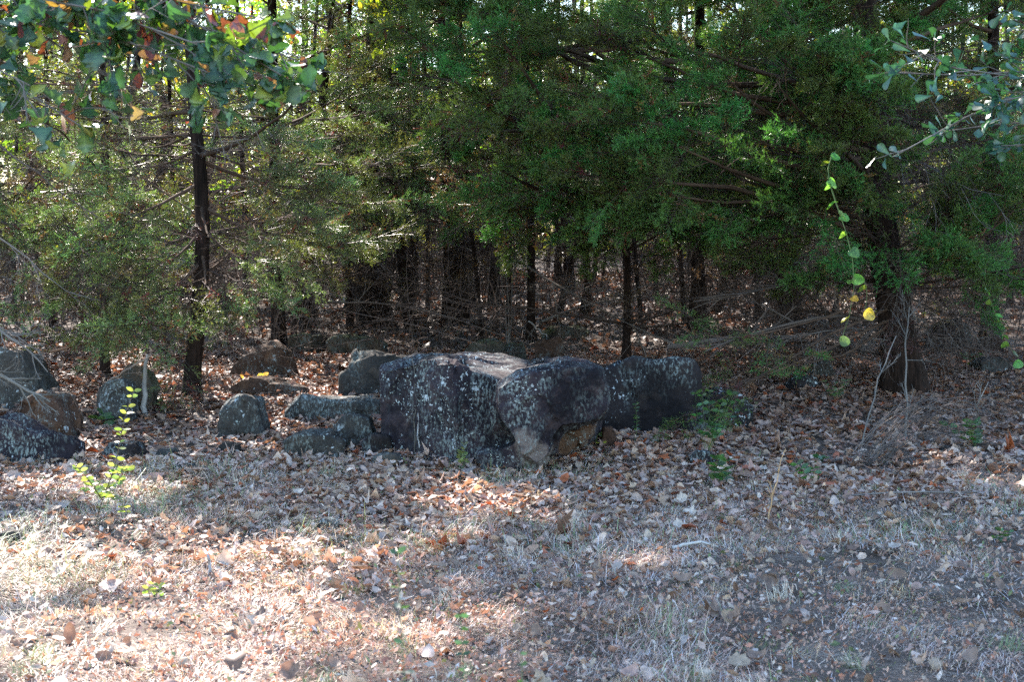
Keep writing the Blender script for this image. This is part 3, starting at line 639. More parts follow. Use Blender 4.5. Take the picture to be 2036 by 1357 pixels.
# ------------------------------------------------------------------ trunks
def polycurve(ctrl, n):
    ctrl = np.array(ctrl, float); t = np.concatenate([[0], np.cumsum(np.linalg.norm(np.diff(ctrl, axis=0), axis=1))]); t /= t[-1]
    s = np.linspace(0, 1, n); lin = np.stack([np.interp(s, t, ctrl[:, k]) for k in range(3)], -1)
    ker = max(3, n // len(ctrl) | 1)
    pad = np.pad(lin, ((ker // 2, ker // 2), (0, 0)), 'edge')
    sm = np.stack([np.convolve(pad[:, k], np.ones(ker) / ker, 'valid') for k in range(3)], -1)
    sm[0] = lin[0]; sm[-1] = lin[-1]; return sm
def trunk_mesh(ctrl, r0, r1, mat, k=12, n=40, seed=0, rough=.12, flare=.6, flutes=0):
    pts = polycurve(ctrl, n); s = np.linspace(0, 1, n)
    h = pts[:, 2] - pts[0, 2]
    rad = r0 + (r1 - r0) * s; rad = rad * (1 + flare * np.exp(-np.maximum(h, 0) / (r0 * 2.2)))
    V, F, _ = tubes(pts[None], rad[None], k)
    V = V.reshape(n, k, 3); c = pts[:, None, :]; dv = V - c
    th = np.arange(k) * 2 * np.pi / k
    q = np.stack([np.cos(th)[None] * 2.2 + 0 * h[:, None], np.sin(th)[None] * 2.2 + 0 * h[:, None], h[:, None] * 1.6 / max(.4, r0 * 8) + 0 * th[None]], -1)
    m = 1 + rough * fbm(q, 1, 3, seed)
    if flutes: m = m + .10 * np.clip(np.exp(-h / .8), .25, 1)[:, None] * np.sin(flutes * th + 1.5 * vnoise(q * .5, 1, seed + 1))
    m = m + rough * .5 * vnoise(np.stack([np.cos(th)[None] * 7 + 0 * h[:, None], np.sin(th)[None] * 7 + 0 * h[:, None], h[:, None] * 3 + 0 * th[None]], -1), 1, seed + 3)
    V = (c + dv * m[..., None]).reshape(-1, 3)
    return mesh('trunk', V, [F], None, mat, True), pts, rad

# sunlit spots: where light reaches the ground and things through gaps in the crowns
GAPS = []
def gap(u, v, r, d=None):
    p = G(u, v) if d is None else P(u, v, d); GAPS.append((p, r))
for a in [(250, 1120, .30), (330, 1090, .26), (170, 1075, .2), (50, 1090, .22), (420, 1250, .28), (250, 1300, .34), (100, 1300, .25), (600, 1180, .22), (700, 1240, .25), (840, 1290, .2), (560, 1300, .26), (960, 1210, .12),
          (1000, 1010, .22), (960, 985, .14), (1290, 900, .17), (660, 740, .3), (560, 750, .3), (640, 800, .18), (620, 690, .3), (480, 740, .25), (1160, 700, .2), (1700, 1060, .1), (1950, 1100, .1), (1880, 1110, .1), (840, 1070, .16), (440, 800, .2), (1260, 1110, .1), (700, 1110, .12)]: gap(*a)
gap(240, 880, .26, 9.6); gap(245, 800, .2, 9.7); gap(200, 990, .25, 9.3); gap(1000, 722, .22, 10.9); gap(540, 685, .3, 14.4); gap(480, 795, .14, 11.3); gap(40, 780, .2, 11.6)
gap(1640, 380, .2, 11.3); gap(1690, 500, .2, 11.3); gap(1690, 630, .2, 11.3); gap(60, 120, .25, 5.6); gap(620, 90, .2, 5.6); gap(130, 230, .25, 5.6)
for a in [(130, 300, .28, 14), (260, 420, .26, 13.6), (330, 260, .26, 14), (480, 450, .28, 14), (600, 380, .3, 15.5), (680, 470, .26, 15.3), (430, 330, .26, 13.6), (560, 300, .28, 15.5), (730, 390, .28, 16), (860, 300, .26, 16), (60, 430, .26, 14.5)]: gap(*a)
GP = np.array([g[0] for g in GAPS]); GR = np.array([g[1] * (1.12 if g[0][0] < 0 and g[0][1] < 9 else 1) for g in GAPS])
def in_gap(p, extra=.1, dirv=None, L=.6):
    pts = [p] if dirv is None else [p, p + dirv * L * .35, p + dirv * L * .7, p + dirv * L]
    for q in pts:
        d = q[None] - GP; t = d @ S; perp = d - t[:, None] * S[None]; dist = np.linalg.norm(perp, axis=1)
        if ((t > .5) & (dist < GR + extra)).any(): return True
    return False

def place(name, me, parent, pos, direction, scale, roll=None, base=None):
    d = Vector(unit(direction)); q = d.to_track_quat('X', 'Z')
    M = Matrix.Translation(Vector(pos - (base if base is not None else 0))) @ q.to_matrix().to_4x4()
    M = M @ Matrix.Rotation(roll if roll is not None else random.uniform(-.6, .6), 4, 'X') @ Matrix.Scale(scale, 4)
    return ob(name, me, parent, M=M)

def limb_to(tree, base, start, end, r0, mat, spr, nspray, scale=(.8, 1.2), sag=.15, frac=.35, seed=0, side=.35, gaps=True, thin=0.):
    """a limb from the trunk to a point, sprays on its outer part: limb > foliage"""
    r = np.random.default_rng(seed)
    start = np.asarray(start, float); end = np.asarray(end, float); v = end - start; Ln = np.linalg.norm(v)
    n = 9; s = np.linspace(0, 1, n); pts = start + v * s[:, None]; pts[:, 2] += -sag * Ln * s * (1 - s) * 1.5 * r.uniform(-.3, 1.3)
    pts += np.cumsum(r.normal(0, .012 * Ln, (n, 3)), 0) * s[:, None]
    if gaps and Ln > .5 and any(in_gap(q, .0) for q in pts[3:] if q[2] > 3.2): return None
    outs = [(pts, r0, r0 * .25)]
    spl = []
    for j in range(nspray):
        t = frac + (1 - frac) * (j + r.uniform(0, 1)) / nspray; f = t * (n - 1); i = min(int(f), n - 2); p = pts[i] + (pts[i + 1] - pts[i]) * (f - i)
        d = unit(pts[i + 1] - pts[i])
        dd = unit(d * .55 + side * 1.6 * np.cross(d, [0, 0, 1]) * (-1) ** j * r.uniform(.3, 1.3) + np.array([0, 0, r.uniform(-.55, .35)]))
        # side twig carries the spray
        off = r.uniform(.05, .35); q0 = p + dd * off
        if gaps and in_gap(q0, .1, dd, .65): continue
        if thin and r.uniform() < thin * min(1, max(0, (q0[2] - 3.6) / 1.5)): continue
        if off > .1: outs.append((np.array([p + (q0 - p) * a for a in np.linspace(0, 1, n)]), .005, .003))
        spl.append((q0, dd, r.uniform(*scale)))
    if not gaps or not in_gap(end): spl.append((pts[-1] - unit(v) * .15, unit(v), scale[1]))
    V, F, c = sys_mesh(outs, 5, (.07, .045, .032), .2, r)
    lo = ob('limb', mesh('limb', V - base, [F], c, M_twig), tree)
    for q0, dd, s_ in spl:
        place('foliage', spr[r.integers(len(spr))], lo, q0, dd, s_, base=base)
    return lo
NCOUNT = [0]
def cedar(label, base, ctrl, r0, height, zfol, reach, nlimb, nspray=7, k=12, n=40, spr=None, targets=(), dead=6, flutes=0, group=None, azr=(0, 2 * np.pi), seed=0, scale=(.8, 1.25), sc_top=1.0, mat=None, gaps=True, name='cedar_tree', cat='cedar tree', deadz=None, thin=0.):
    spr = spr or sprays; mat = mat or M_cbark
    r = np.random.default_rng(seed); base = np.asarray(base, float)
    root = empty(name, base); tag(root, label, cat, group)
    me, pts, rad = trunk_mesh(ctrl, r0, max(.01, r0 * .12), mat, k, n, seed, flutes=flutes)
    V = np.empty(len(me.vertices) * 3, np.float32); me.vertices.foreach_get('co', V); V = V.reshape(-1, 3) - base; me.vertices.foreach_set('co', V.ravel().astype(np.float32)); me.update()
    ob('trunk', me, root)
    def at(z):
        zz = pts[:, 2] - pts[0, 2]; return np.array([np.interp(z, zz, pts[:, 0]), np.interp(z, zz, pts[:, 1]), pts[0, 2] + z])
    for j in range(nlimb):
        z = zfol + (height - zfol - .4) * ((j + r.uniform(0, 1)) / nlimb) ** 1.0
        az = r.uniform(*azr) if azr[1] - azr[0] < 6 else j * 2.4 + r.normal(0, .3)
        prof = (1 - (z - zfol) / (height - zfol)) ** .6
        Lr = reach * (.35 + .65 * prof) * r.uniform(.75, 1.1); rise = r.uniform(.0, .45) * Lr
        s0 = at(z); e = s0 + np.array([math.cos(az) * Lr, math.sin(az) * Lr, rise])
        limb_to(root, base, s0, e, .008 + .010 * Lr, mat, spr, max(2, int(nspray * Lr / reach + .5)), scale, seed=seed * 100 + j, gaps=gaps, thin=thin)
    for j, (tp, z0) in enumerate(targets):
        limb_to(root, base, at(z0), tp, .012 + .01 * np.linalg.norm(np.array(tp) - at(z0)), mat, spr, nspray, scale, seed=seed * 100 + 60 + j, gaps=True)
    dz = deadz or (.3, zfol + .4)
    for j in range(dead):
        z = r.uniform(*dz); az = r.uniform(0, 6.28); p = at(z)
        place('dead_branch', deads[r.integers(len(deads))], root, p, (math.cos(az), math.sin(az), r.uniform(-.15, .35)), r.uniform(.5, 1.1) * min(1.0, .5 + r0 * 4), base=base)
        if j % 2 == 0:
            az = r.uniform(0, 6.28); q0 = at(r.uniform(max(.7, dz[0]), dz[1])) + np.array([math.cos(az), math.sin(az), 0]) * r.uniform(.1, .6)
            place('foliage', sprays_dead[r.integers(3)], root, q0, (math.cos(az), math.sin(az), r.uniform(-.6, .1)), r.uniform(.8, 1.4), base=base)
    return root, at
def ctrl_px(pts, base, height):
    """pts: list of (u,v) above the base at the base's distance"""
    c = [base - np.array([0, 0, .12]), base + np.array([0, 0, .02])]; d = base[1]
    for u, v in pts: c.append(P(u, v, d))
    last = c[-1]; dirv = unit(c[-1] - c[-2]) if len(pts) else np.array([0, 0, 1.]); dirv = unit(dirv + np.array([0, 0, 1.2]))
    rem = height - (last[2] - base[2])
    if rem > .3: c.append(last + dirv * rem)
    return c

# ---- the big cedar on the right
b1 = G(1800, 782); b1[2] = gz(b1[0], b1[1])
t1 = [(1782, 640), (1758, 500), (1740, 400), (1738, 260), (1735, 120), (1700, -60)]
T1T = []
rt = np.random.default_rng(77)
for u, v, d in [(1150, 60, 12.6), (1250, 130, 12.3), (1330, 60, 12.0), (1400, 170, 12.2), (1260, 250, 12.0), (1340, 300, 12.2), (1480, 90, 12.0), (1560, 190, 12.0), (1600, 60, 12.2), (1500, 280, 12.3), (1600, 300, 12.6), (1660, 180, 12.3),
                (1450, 20, 12.4), (1240, 330, 12.3), (1330, 350, 12.6), (1180, 200, 12.6), (1560, 360, 12.7), (1440, 340, 13.0), (1620, 400, 13.0), (1400, 250, 12.7), (1700, 300, 12.6), (1750, 120, 12.9), (1900, 420, 12.9), (2000, 430, 12.6), (1850, 480, 13.2), (1950, 330, 13.6), (1560, 20, 13), (1700, 20, 13), (1290, 20, 12.8), (1380, 100, 13.2), (1520, 150, 13.4)]:
    p = P(u, v, d); z = float(np.clip(p[2] - b1[2] + rt.uniform(-.6, .2), .9, 4.2)); T1T.append((p, z))
K1 = cedar('biggest cedar, thick reddish brown leaning trunk behind the arching dead brush', b1, ctrl_px(t1, b1, 10), .15, 10, 2.7, 3.2, 44, 8, k=40, n=110, dead=46, flutes=7, targets=T1T, seed=1, thin=.0)
# second stem of the big cedar forks at chest height: part of same tree look -> its own limbs
for k_, (tp, z0) in enumerate([(P(1400, 800, 11.0), .9), (P(1470, 770, 11.3), .8), (P(1440, 700, 11.6), 1.1), (P(1560, 720, 12.0), .8)]):
    limb_to(K1[0], b1, K1[1](z0), tp, .016, None, sprays_thin, 4, (.45, .75), seed=1500 + k_, gaps=False, frac=.72)
# ---- middle cedar whose boughs hang over the big boulder
b2 = P(1245, 640, 15.5); b2[2] = gz(b2[0], b2[1])
T2T = []
for u, v, d in [(880, 110, 12.8), (960, 230, 12.6), (1040, 160, 12.8), (1100, 300, 12.6), (980, 330, 13.0), (1120, 60, 13.4), (1060, 350, 13.6), (1150, 360, 13.3), (900, 200, 13.6), (1180, 340, 13.2), (1020, 50, 13.6), (1240, 390, 13.6), (1300, 350, 14.0), (940, 20, 13.8), (870, 30, 14), (1000, 250, 13.6), (1200, 250, 14)]:
    p = P(u, v, d); T2T.append((p, float(np.clip(p[2] - b2[2] + rt.uniform(-.5, .2), 1.1, 4.5))))
K2 = cedar('slim cedar whose dark green boughs hang above the biggest boulder', b2, ctrl_px([(1250, 500), (1235, 300), (1240, 60)], b2, 9.8), .042, 9.8, 3.2, 2.7, 34, 6, targets=T2T, dead=30, seed=2)
# ---- left backlit cedars
b3 = G(378, 790); b3[2] = gz(b3[0], b3[1])
T3T = [(P(u, v, d), z) for u, v, d, z in [(420, 570, 12.7, 1.4), (370, 660, 12.6, .8), (300, 620, 12.6, 1.3), (330, 520, 12.8, 1.6), (470, 520, 12.9, 1.6), (560, 470, 13.2, 1.8), (400, 470, 12.6, 1.8), (240, 440, 13.0, 2.0), (520, 340, 13, 2.3), (300, 330, 13.3, 2.3), (620, 380, 13.6, 2.2)]]
K3 = cedar('leaning cedar with its dark trunk base in the sunlit leaves left of the rocks', b3, ctrl_px([(392, 640), (408, 430), (392, 300), (384, 180), (376, 40)], b3, 8.0), .075, 8.0, 2.2, 1.7, 14, 5, k=14, targets=T3T, dead=22, seed=3, spr=sprays_ol, thin=.3)
b4 = G(208, 750); b4[2] = gz(b4[0], b4[1])
T4T = [(P(u, v, d), z) for u, v, d, z in [(150, 560, 13.5, 1.3), (260, 560, 13.6, 1.3), (200, 640, 13.4, .9), (120, 440, 13.8, 1.8), (280, 430, 13.8, 1.8), (200, 350, 14, 2.2), (240, 500, 13.4, 1.5)]]
K4 = cedar('thin straight cedar with a reddish trunk behind the sunlit sapling', b4, ctrl_px([(208, 600), (212, 420), (206, 200)], b4, 8.0), .045, 8.0, 1.9, 1.5, 11, 5, targets=T4T, dead=22, seed=4, spr=sprays_ol, thin=.4)
b5 = G(556, 692); b5[2] = gz(b5[0], b5[1])
T5T = [(P(u, v, d), z) for u, v, d, z in [(640, 450, 15.0, 1.9), (700, 480, 15.2, 1.8), (620, 500, 15.0, 1.6), (520, 520, 15.5, 1.5), (730, 400, 15.5, 2.2), (600, 350, 15.5, 2.4), (480, 420, 15.8, 2.2), (690, 330, 15.7, 2.6)]]
K5 = cedar('cedar with a near-black trunk rising behind the triangular brown boulder', b5, ctrl_px([(548, 560), (545, 300), (542, 100)], b5, 9.0), .08, 9.0, 2.4, 1.9, 15, 5, targets=T5T, dead=22, seed=5, spr=sprays_ol, thin=.3)
b6 = P(-40, 700, 15.5); b6[2] = gz(b6[0], b6[1])
K6 = cedar('drooping backlit cedar at the left edge beyond the rock pile', b6, ctrl_px([(-30, 400)], b6, 8.4), .07, 8.4, 1.6, 1.9, 15, 5, dead=36, seed=6, spr=sprays_ol, thin=.3)
b7 = G(745, 645); b7[2] = gz(b7[0], b7[1])
T7T = [(P(u, v, 17.5), z) for u, v, z in [(760, 250, 3), (820, 330, 2.8), (850, 260, 3.1), (700, 230, 3.2), (880, 400, 2.4), (790, 420, 2.3), (640, 260, 3.0), (860, 150, 3.5)]]
K7 = cedar('stout red-brown cedar trunk with shaggy bark, leftmost of the stout trunks in the middle', b7, ctrl_px([(742, 500), (735, 350), (745, 100)], b7, 9), .185, 9, 3.2, 2.4, 22, 7, k=26, n=80, flutes=6, targets=T7T, dead=40, seed=7, spr=sprays_ol, thin=.2)
b8 = G(1568, 655); b8[2] = gz(b8[0], b8[1])
K8 = cedar('dark straight cedar trunk between the long boulder and the biggest cedar', b8, ctrl_px([(1562, 500), (1550, 300)], b8, 9.5), .13, 9.5, 3.3, 2.5, 26, 7, k=22, n=70, flutes=5, dead=46, seed=8, thin=.0)
OFF = [(-7.4, 13.8, 8.6, 1.6, 2.2, 'cedar added just outside the left edge of the view for shade'), (7.0, 14.2, 8.6, 1.5, 2.4, 'cedar added just outside the right edge of the view for shade'),
       (5.4, 17.0, 8.8, 1.4, 2.4, 'dark cedar behind the oak sprays on the right'), (-4.9, 18.8, 5.0, 1.5, 1.8, 'pale backlit cedar deep in the left thicket'),
       (-2.7, 19.2, 5.6, 1.9, 1.8, 'tall backlit cedar behind the leaning cedar'), (-.7, 20.5, 9.4, 2.8, 2.4, 'tall cedar with high boughs in the middle of the thicket'),
       (2.4, 19.5, 9.2, 2.3, 2.4, 'cedar with dense boughs behind the hanging green ones'), (4.0, 21.5, 9.5, 2.2, 2.5, 'rear cedar between the dark straight trunk and the biggest cedar'), (7.8, 19, 9, 1.2, 2.4, 'rear cedar added beyond the right edge for shade')]
for i, (x, y, h, zf, rc, lab) in enumerate(OFF):  # the ones beyond the view edges are added for their shade
    b = np.array([x, y, float(gz(x, y))]); lean = rng.normal(0, .25)
    cedar(lab, b, [b - [0, 0, .1], b + [0, 0, .05], b + [lean * .5, .1, h * .5], b + [lean, .1, h]], .1, h, zf, rc, 15 if x < 0 else 24, 6, dead=30, seed=20 + i, spr=(sprays_ol if x < 0 else sprays_thin + sprays), scale=(.95, 1.4), gaps=True, thin=(.3 if x < 0 else 0))

# more boughs filling the visible part of each crown where the photo shows it thick
rf = np.random.default_rng(404)
def fill(K, b, n, ur, vr, dr, spr, nsp=6, sc_=(.85, 1.25)):
    root, at = K
    for j in range(n):
        p = P(rf.uniform(*ur), rf.uniform(*vr), rf.uniform(*dr)); z0 = float(np.clip(p[2] - b[2] + rf.uniform(-.5, .3), .5, 7))
        limb_to(root, b, at(z0), p, .008 + .006 * np.linalg.norm(p - at(z0)), None, spr, nsp, sc_, seed=9000 + int(rf.integers(9999)), gaps=True, frac=.3)
fill(K3, b3, 12, (260, 560), (150, 560), (12.9, 14.2), sprays_ol)
fill(K4, b4, 11, (60, 330), (200, 560), (13.2, 15), sprays_ol)
fill(K5, b5, 13, (450, 760), (120, 520), (15, 17), sprays_ol)
fill(K6, b6, 12, (-100, 150), (120, 520), (13.5, 16), sprays_ol)
fill(K7, b7, 13, (600, 950), (60, 440), (17, 20), sprays_ol)
fill(K8, b8, 12, (1350, 1750), (100, 420), (16, 19), sprays)

def fill_crown(K, b, n, xr, yr, zr, spr, nsp=8, sc_=(1.0, 1.5)):  # boughs above the view, added to shade the ground and woods below
    root, at = K
    for j in range(n):
        p = np.array([rf.uniform(*xr), rf.uniform(*yr), b[2] + rf.uniform(*zr)]); z0 = float(np.clip(p[2] - b[2] + rf.uniform(-.8, .1), 1, zr[1] - .6))
        if in_gap(p, .1): continue
        limb_to(root, b, at(z0), p, .008 + .006 * np.linalg.norm(p - at(z0)), None, spr, nsp, sc_, seed=19000 + int(rf.integers(9999)), gaps=True, frac=.15)
fill_crown(K2, b2, 74, (-2.3, 3.6), (12.8, 17), (4.0, 9.6), sprays)
fill(K1, b1, 9, (1500, 2000), (150, 560), (13.5, 15), sprays_dead + sprays[:1])
fill(K8, b8, 5, (1330, 1620), (400, 500), (14, 17), sprays, 4)
fill(K2, b2, 4, (1130, 1420), (380, 450), (13.5, 15), sprays, 4)
fill(K1, b1, 5, (1560, 1960), (420, 560), (12.8, 13.6), sprays + sprays_thin, 4)
fill(K2, b2, 8, (900, 1400), (200, 430), (14.5, 16), sprays_dead + sprays[:1])
fill_crown(K1, b1, 20, (1.0, 5.0), (12.0, 15.5), (4.5, 9.6), sprays)
fill_crown(K5, b5, 84, (-5.2, -1.2), (14.5, 18.5), (4.6, 8.8), sprays)
fill_crown(K3, b3, 84, (-5.6, -1.6), (12.5, 15.5), (4.2, 8.0), sprays)
fill_crown(K4, b4, 62, (-6.4, -3.0), (12.2, 15.5), (4.2, 7.8), sprays)
fill_crown(K6, b6, 46, (-7.4, -4.2), (13, 16.5), (4.0, 8.0), sprays)
fill_crown(K7, b7, 40, (-3.2, 1.6), (17.5, 22), (4.6, 8.8), sprays)
fill_crown(K8, b8, 44, (2.0, 6.2), (15.5, 20.5), (4.2, 9.2), sprays)
for K, b, n_ in ((K1, b1, 26), (K8, b8, 22), (K2, b2, 12), (K6, b6, 16), (K4, b4, 12), (K5, b5, 8), (K7, b7, 12)):   # long dead lower limbs
    for j in range(n_):
        az = rf.uniform(0, 6.28)
        place('dead_branch', deads[[1, 2, 4, 5, 7][rf.integers(5)]], K[0], K[1](rf.uniform(.4, 3.2)), (math.cos(az), math.sin(az), rf.uniform(-.2, .25)), rf.uniform(1.0, 1.8), base=b)

# ---- bare / broadleaf trunks one can pick out
STEMS = [
 (818, 655, 26, [(805, 560), (790, 450), (780, 330), (770, 150)], M_cbark, 'reddish trunk leaning left, right beside the stout cedar trunk'),
 (893, 645, 34, [(893, 500), (888, 350), (880, 150)], M_cbark, 'straight reddish trunk in the middle thicket, left of the broad grey one'),
 (925, 612, 46, [(922, 500), (915, 350), (905, 100)], M_obark, 'broad grey-black trunk in the middle thicket'),
 (985, 608, 30, [(975, 560), (990, 500), (992, 420), (1000, 300), (990, 100)], M_obark, 'crooked trunk with an elbow near the ground in the middle thicket'),
 (958, 676, 12, [(955, 600), (942, 520), (936, 440), (925, 300)], M_cbark, 'thin wavy dark stem in front of the broad grey trunk'),
 (1015, 658, 15, [(1010, 560), (1006, 480), (1012, 350)], M_cbark, 'thin straight stem right of the crooked trunk'),
 (1056, 675, 22, [(1055, 560), (1058, 450), (1050, 300)], M_cbark, 'reddish stem rising beside the upright reddish block'),
 (1180, 572, 11, [(1183, 520), (1195, 440), (1210, 300)], M_obark, 'curving thin stem in the thicket right of the middle'),
 (1275, 640, 13, [(1270, 560), (1255, 470), (1262, 300)], M_obark, 'thin crooked grey stem beyond the long dark boulder'),
 (1362, 640, 14, [(1355, 540), (1345, 440), (1330, 250)], M_cbark, 'slender stem left of the dark straight cedar'),
 (1305, 590, 13, [(1303, 500), (1300, 350)], M_cbark, 'far thin stem between the two slender ones'),
 (697, 652, 18, [(692, 560), (680, 420), (690, 250)], M_cbark, 'slim reddish trunk just left of the stout cedar trunk'),
 (345, 640, 13, [(342, 500), (345, 350), (335, 150)], M_cbark, 'thin reddish stem behind the leaning cedar'),
 (486, 632, 16, [(490, 500), (480, 300)], M_obark, 'dim trunk between the leaning cedar and the near-black trunk'),
 (105, 650, 15, [(100, 500), (95, 300)], M_cbark, 'thin dark stem in the left thicket above the rock pile'),
 (1925, 600, 20, [(1930, 450), (1940, 250), (1950, 50)], M_cbark, 'upright stem behind the dark rock mound at the right'),
 (2010, 610, 17, [(2000, 450), (2015, 250), (2000, 50)], M_cbark, 'upright stem at the right edge beyond the rocks'),
 (1460, 610, 16, [(1455, 500), (1470, 330), (1480, 150)], M_cbark, 'thin stem behind the cedar sprigs, left of the dark straight trunk'),
 (850, 618, 11, [(852, 500), (848, 350)], M_obark, 'thin grey stem seen between the two reddish trunks'),
 (30, 640, 12, [(25, 450), (35, 250)], M_obark, 'thin grey stem at the left edge'),
]
for i, (u, v, wpx, pts_, mat, lab) in enumerate(STEMS):
    b = G(u, v); b[2] = gz(b[0], b[1]); r0 = wpx * b[1] / FPX / 2 * .8; h = rng.uniform(6, 9)
    cedar(lab, b, ctrl_px(pts_, b, h), r0, h, rng.uniform(2.6, 3.6), 1.4, 6, 4, k=14, n=50, dead=13, seed=50 + i, spr=sprays_ol + sprays_thin, name='cedar_tree' if mat is M_cbark else 'oak_tree', cat='tree', mat=mat, scale=(.9, 1.3), deadz=(.5, 3.5))
# crooked oak whose dark trunk crosses the top left
b = G(712, 618); b[2] = gz(b[0], b[1])
root, at = cedar('dark crooked oak trunk bending left above the stout cedar, against the bright leaves', b, [b - [0, 0, .1], b + [0, 0, .05], P(722, 450, b[1]), P(712, 260, b[1]), P(690, 150, b[1]), P(672, 60, b[1]), P(645, -20, b[1]), P(620, -300, b[1]), P(600, -600, b[1])], .17, 8.5, 8.0, .8, 1, 2, k=20, n=90, dead=9, seed=90, name='oak_tree', cat='tree', mat=M_obark, deadz=(2.0, 4.5))
for j in range(22):
    z = rng.uniform(3, 7); az = rng.uniform(0, 6.28)
    p = at(z) + np.array([math.cos(az), math.sin(az), .2]) * rng.uniform(.4, 1.6)
    if in_gap(p, .2, np.array([math.cos(az), math.sin(az), 0]), 1.3): continue
    place('foliage', dboughs[j % 4], root, p, (math.cos(az), math.sin(az), rng.uniform(-.3, .3)), rng.uniform(.8, 1.2), base=np.array(root.location))

# ---- the thicket behind: trees with trunk and boughs
for i in range(122):
    y = rng.uniform(21, 46); x = rng.uniform(-.42, .42) * y
    b = np.array([x, y, float(gz(x, y))]); h = rng.uniform(6.5, 11); lean = rng.normal(0, .5)
    left = x / y < -.12
    if i > 62:
        x = rng.uniform(-.1, .42) * y; b = np.array([x, y, float(gz(x, y))]); left = False
    if i >= 105:
        y = rng.uniform(19.5, 32); x = rng.uniform(-.37, -.08) * y; b = np.array([x, y, float(gz(x, y))]); left = True
    kind = rng.choice(['c', 'd', 'y'], p=[.2, .15, .65] if left else [.7, .2, .1])
    if i >= 105: kind = 'y'
    rad = rng.choice([rng.uniform(.02, .05), rng.uniform(.05, .12)], p=[.65, .35])
    mat = M_cbark if kind == 'c' else M_obark
    nm = 'cedar_tree' if kind == 'c' else 'oak_tree'
    root = empty(nm, b); tag(root, *{'c': ('dark green cedar crowded in the far thicket behind the rocks', 'cedar tree', 'far thicket cedars'), 'd': ('green broadleaf tree crowded in the far thicket behind the rocks', 'tree', 'far green broadleaf trees'), 'y': ('yellow-green broadleaf tree crowded in the far thicket behind the rocks', 'tree', 'far yellow-green trees')}[kind])
    me, pts, _ = trunk_mesh([b - [0, 0, .1], b, b + [rng.normal(0, .18), 0, h * .12], b + [lean * .3 + rng.normal(0, .45), 0, h * .25], b + [lean * .6 + rng.normal(0, .5), 0, h * .5], b + [lean, 0, h]], rad, .015, mat, 9, 24, 300 + i)
    V = np.empty(len(me.vertices) * 3, np.float32); me.vertices.foreach_get('co', V); V = V.reshape(-1, 3) - b; me.vertices.foreach_set('co', V.ravel().astype(np.float32)); me.update()
    ob('trunk', me, root)
    nb = rng.integers(8, 13) if y > 26 else rng.integers(4, 9); lib = {'c': sprays_thin + sprays, 'd': dboughs, 'y': yboughs}[kind]
    for j in range(nb):
        z = rng.uniform(.04, .75) * h if kind != 'c' else rng.uniform(.12, .9) * h; az = rng.uniform(0, 6.28); off = rng.uniform(.1, .9)
        c = b + np.array([lean * z / h + math.cos(az) * off, math.sin(az) * off, z])
        if in_gap(c, .2, np.array([math.cos(az), math.sin(az), .1]), 1.6): continue
        place('foliage', lib[rng.integers(len(lib))], root, c, (math.cos(az), math.sin(az), rng.uniform(-.3, .4)), rng.uniform(.9, 1.5) * (1.6 if kind == 'c' else 1), base=b)
    for j in range(11):
        z = rng.uniform(.04, .42) * h; az = rng.uniform(0, 6.28)
        place('dead_branch', deads[rng.integers(len(deads))], root, b + np.array([0, 0, z]), (math.cos(az), math.sin(az), rng.uniform(-.2, .5)), rng.uniform(.9, 1.9), base=b)

# ---- far wood as one mass
n = 120000
y = rng.uniform(46, 85, n); x = rng.uniform(-.6, .6, n) * y
z = gz(x, y) + rng.uniform(0, 1, n) ** 1.25 * 13
dn = fbm(np.stack([x, y * .5, z], -1), .22, 3, 61); topfade = np.clip((12.5 - z + 4 * vnoise(np.stack([x, y, 0 * x], -1), .3, 62)) / 4, 0, 1)
k = rng.uniform(0, 1, n) < np.clip(.75 + dn + np.clip(1.5 - z * .4, 0, 1), .05, 1) * topfade; pos = np.stack([x, y, z], -1)[k]; n = len(pos)
cc = np.where((rng.uniform(0, 1, n) < .5)[:, None], [[.17, .24, .04]], [[.09, .14, .04]]) * (1 + rng.uniform(-.3, .4, (n, 1)))
lv = leaves(leaf_template('loz'), pos, rng.uniform(.25, .5, n), rng.uniform(0, 6.28, n), rng.normal(0, .7, n), rng.normal(0, .7, n), np.zeros(n), rng.normal(0, .4, n), cc)
m_ = 150; yy = rng.uniform(46, 85, m_); xx = rng.uniform(-.6, .6, m_) * yy; zz = gz(xx, yy); hh = rng.uniform(7, 12, m_)
st = np.stack([np.stack([xx + rng.normal(0, .3, m_) * s, yy, zz + hh * s], -1) for s in (0, .33, .66, 1)], 1)
tb = tubes(st, np.linspace(1, .3, 4)[None] * rng.uniform(.06, .18, (m_, 1)), 5, np.tile([[.05, .04, .035]], (m_, 1)))
Vm, Fm, Cm = merge([lv, tb])
tag(ob('far_wood', mesh('far_wood', Vm, Fm, Cm, M_leaf)), 'far sunlit yellow-green wood seen through the thicket', kind='stuff')

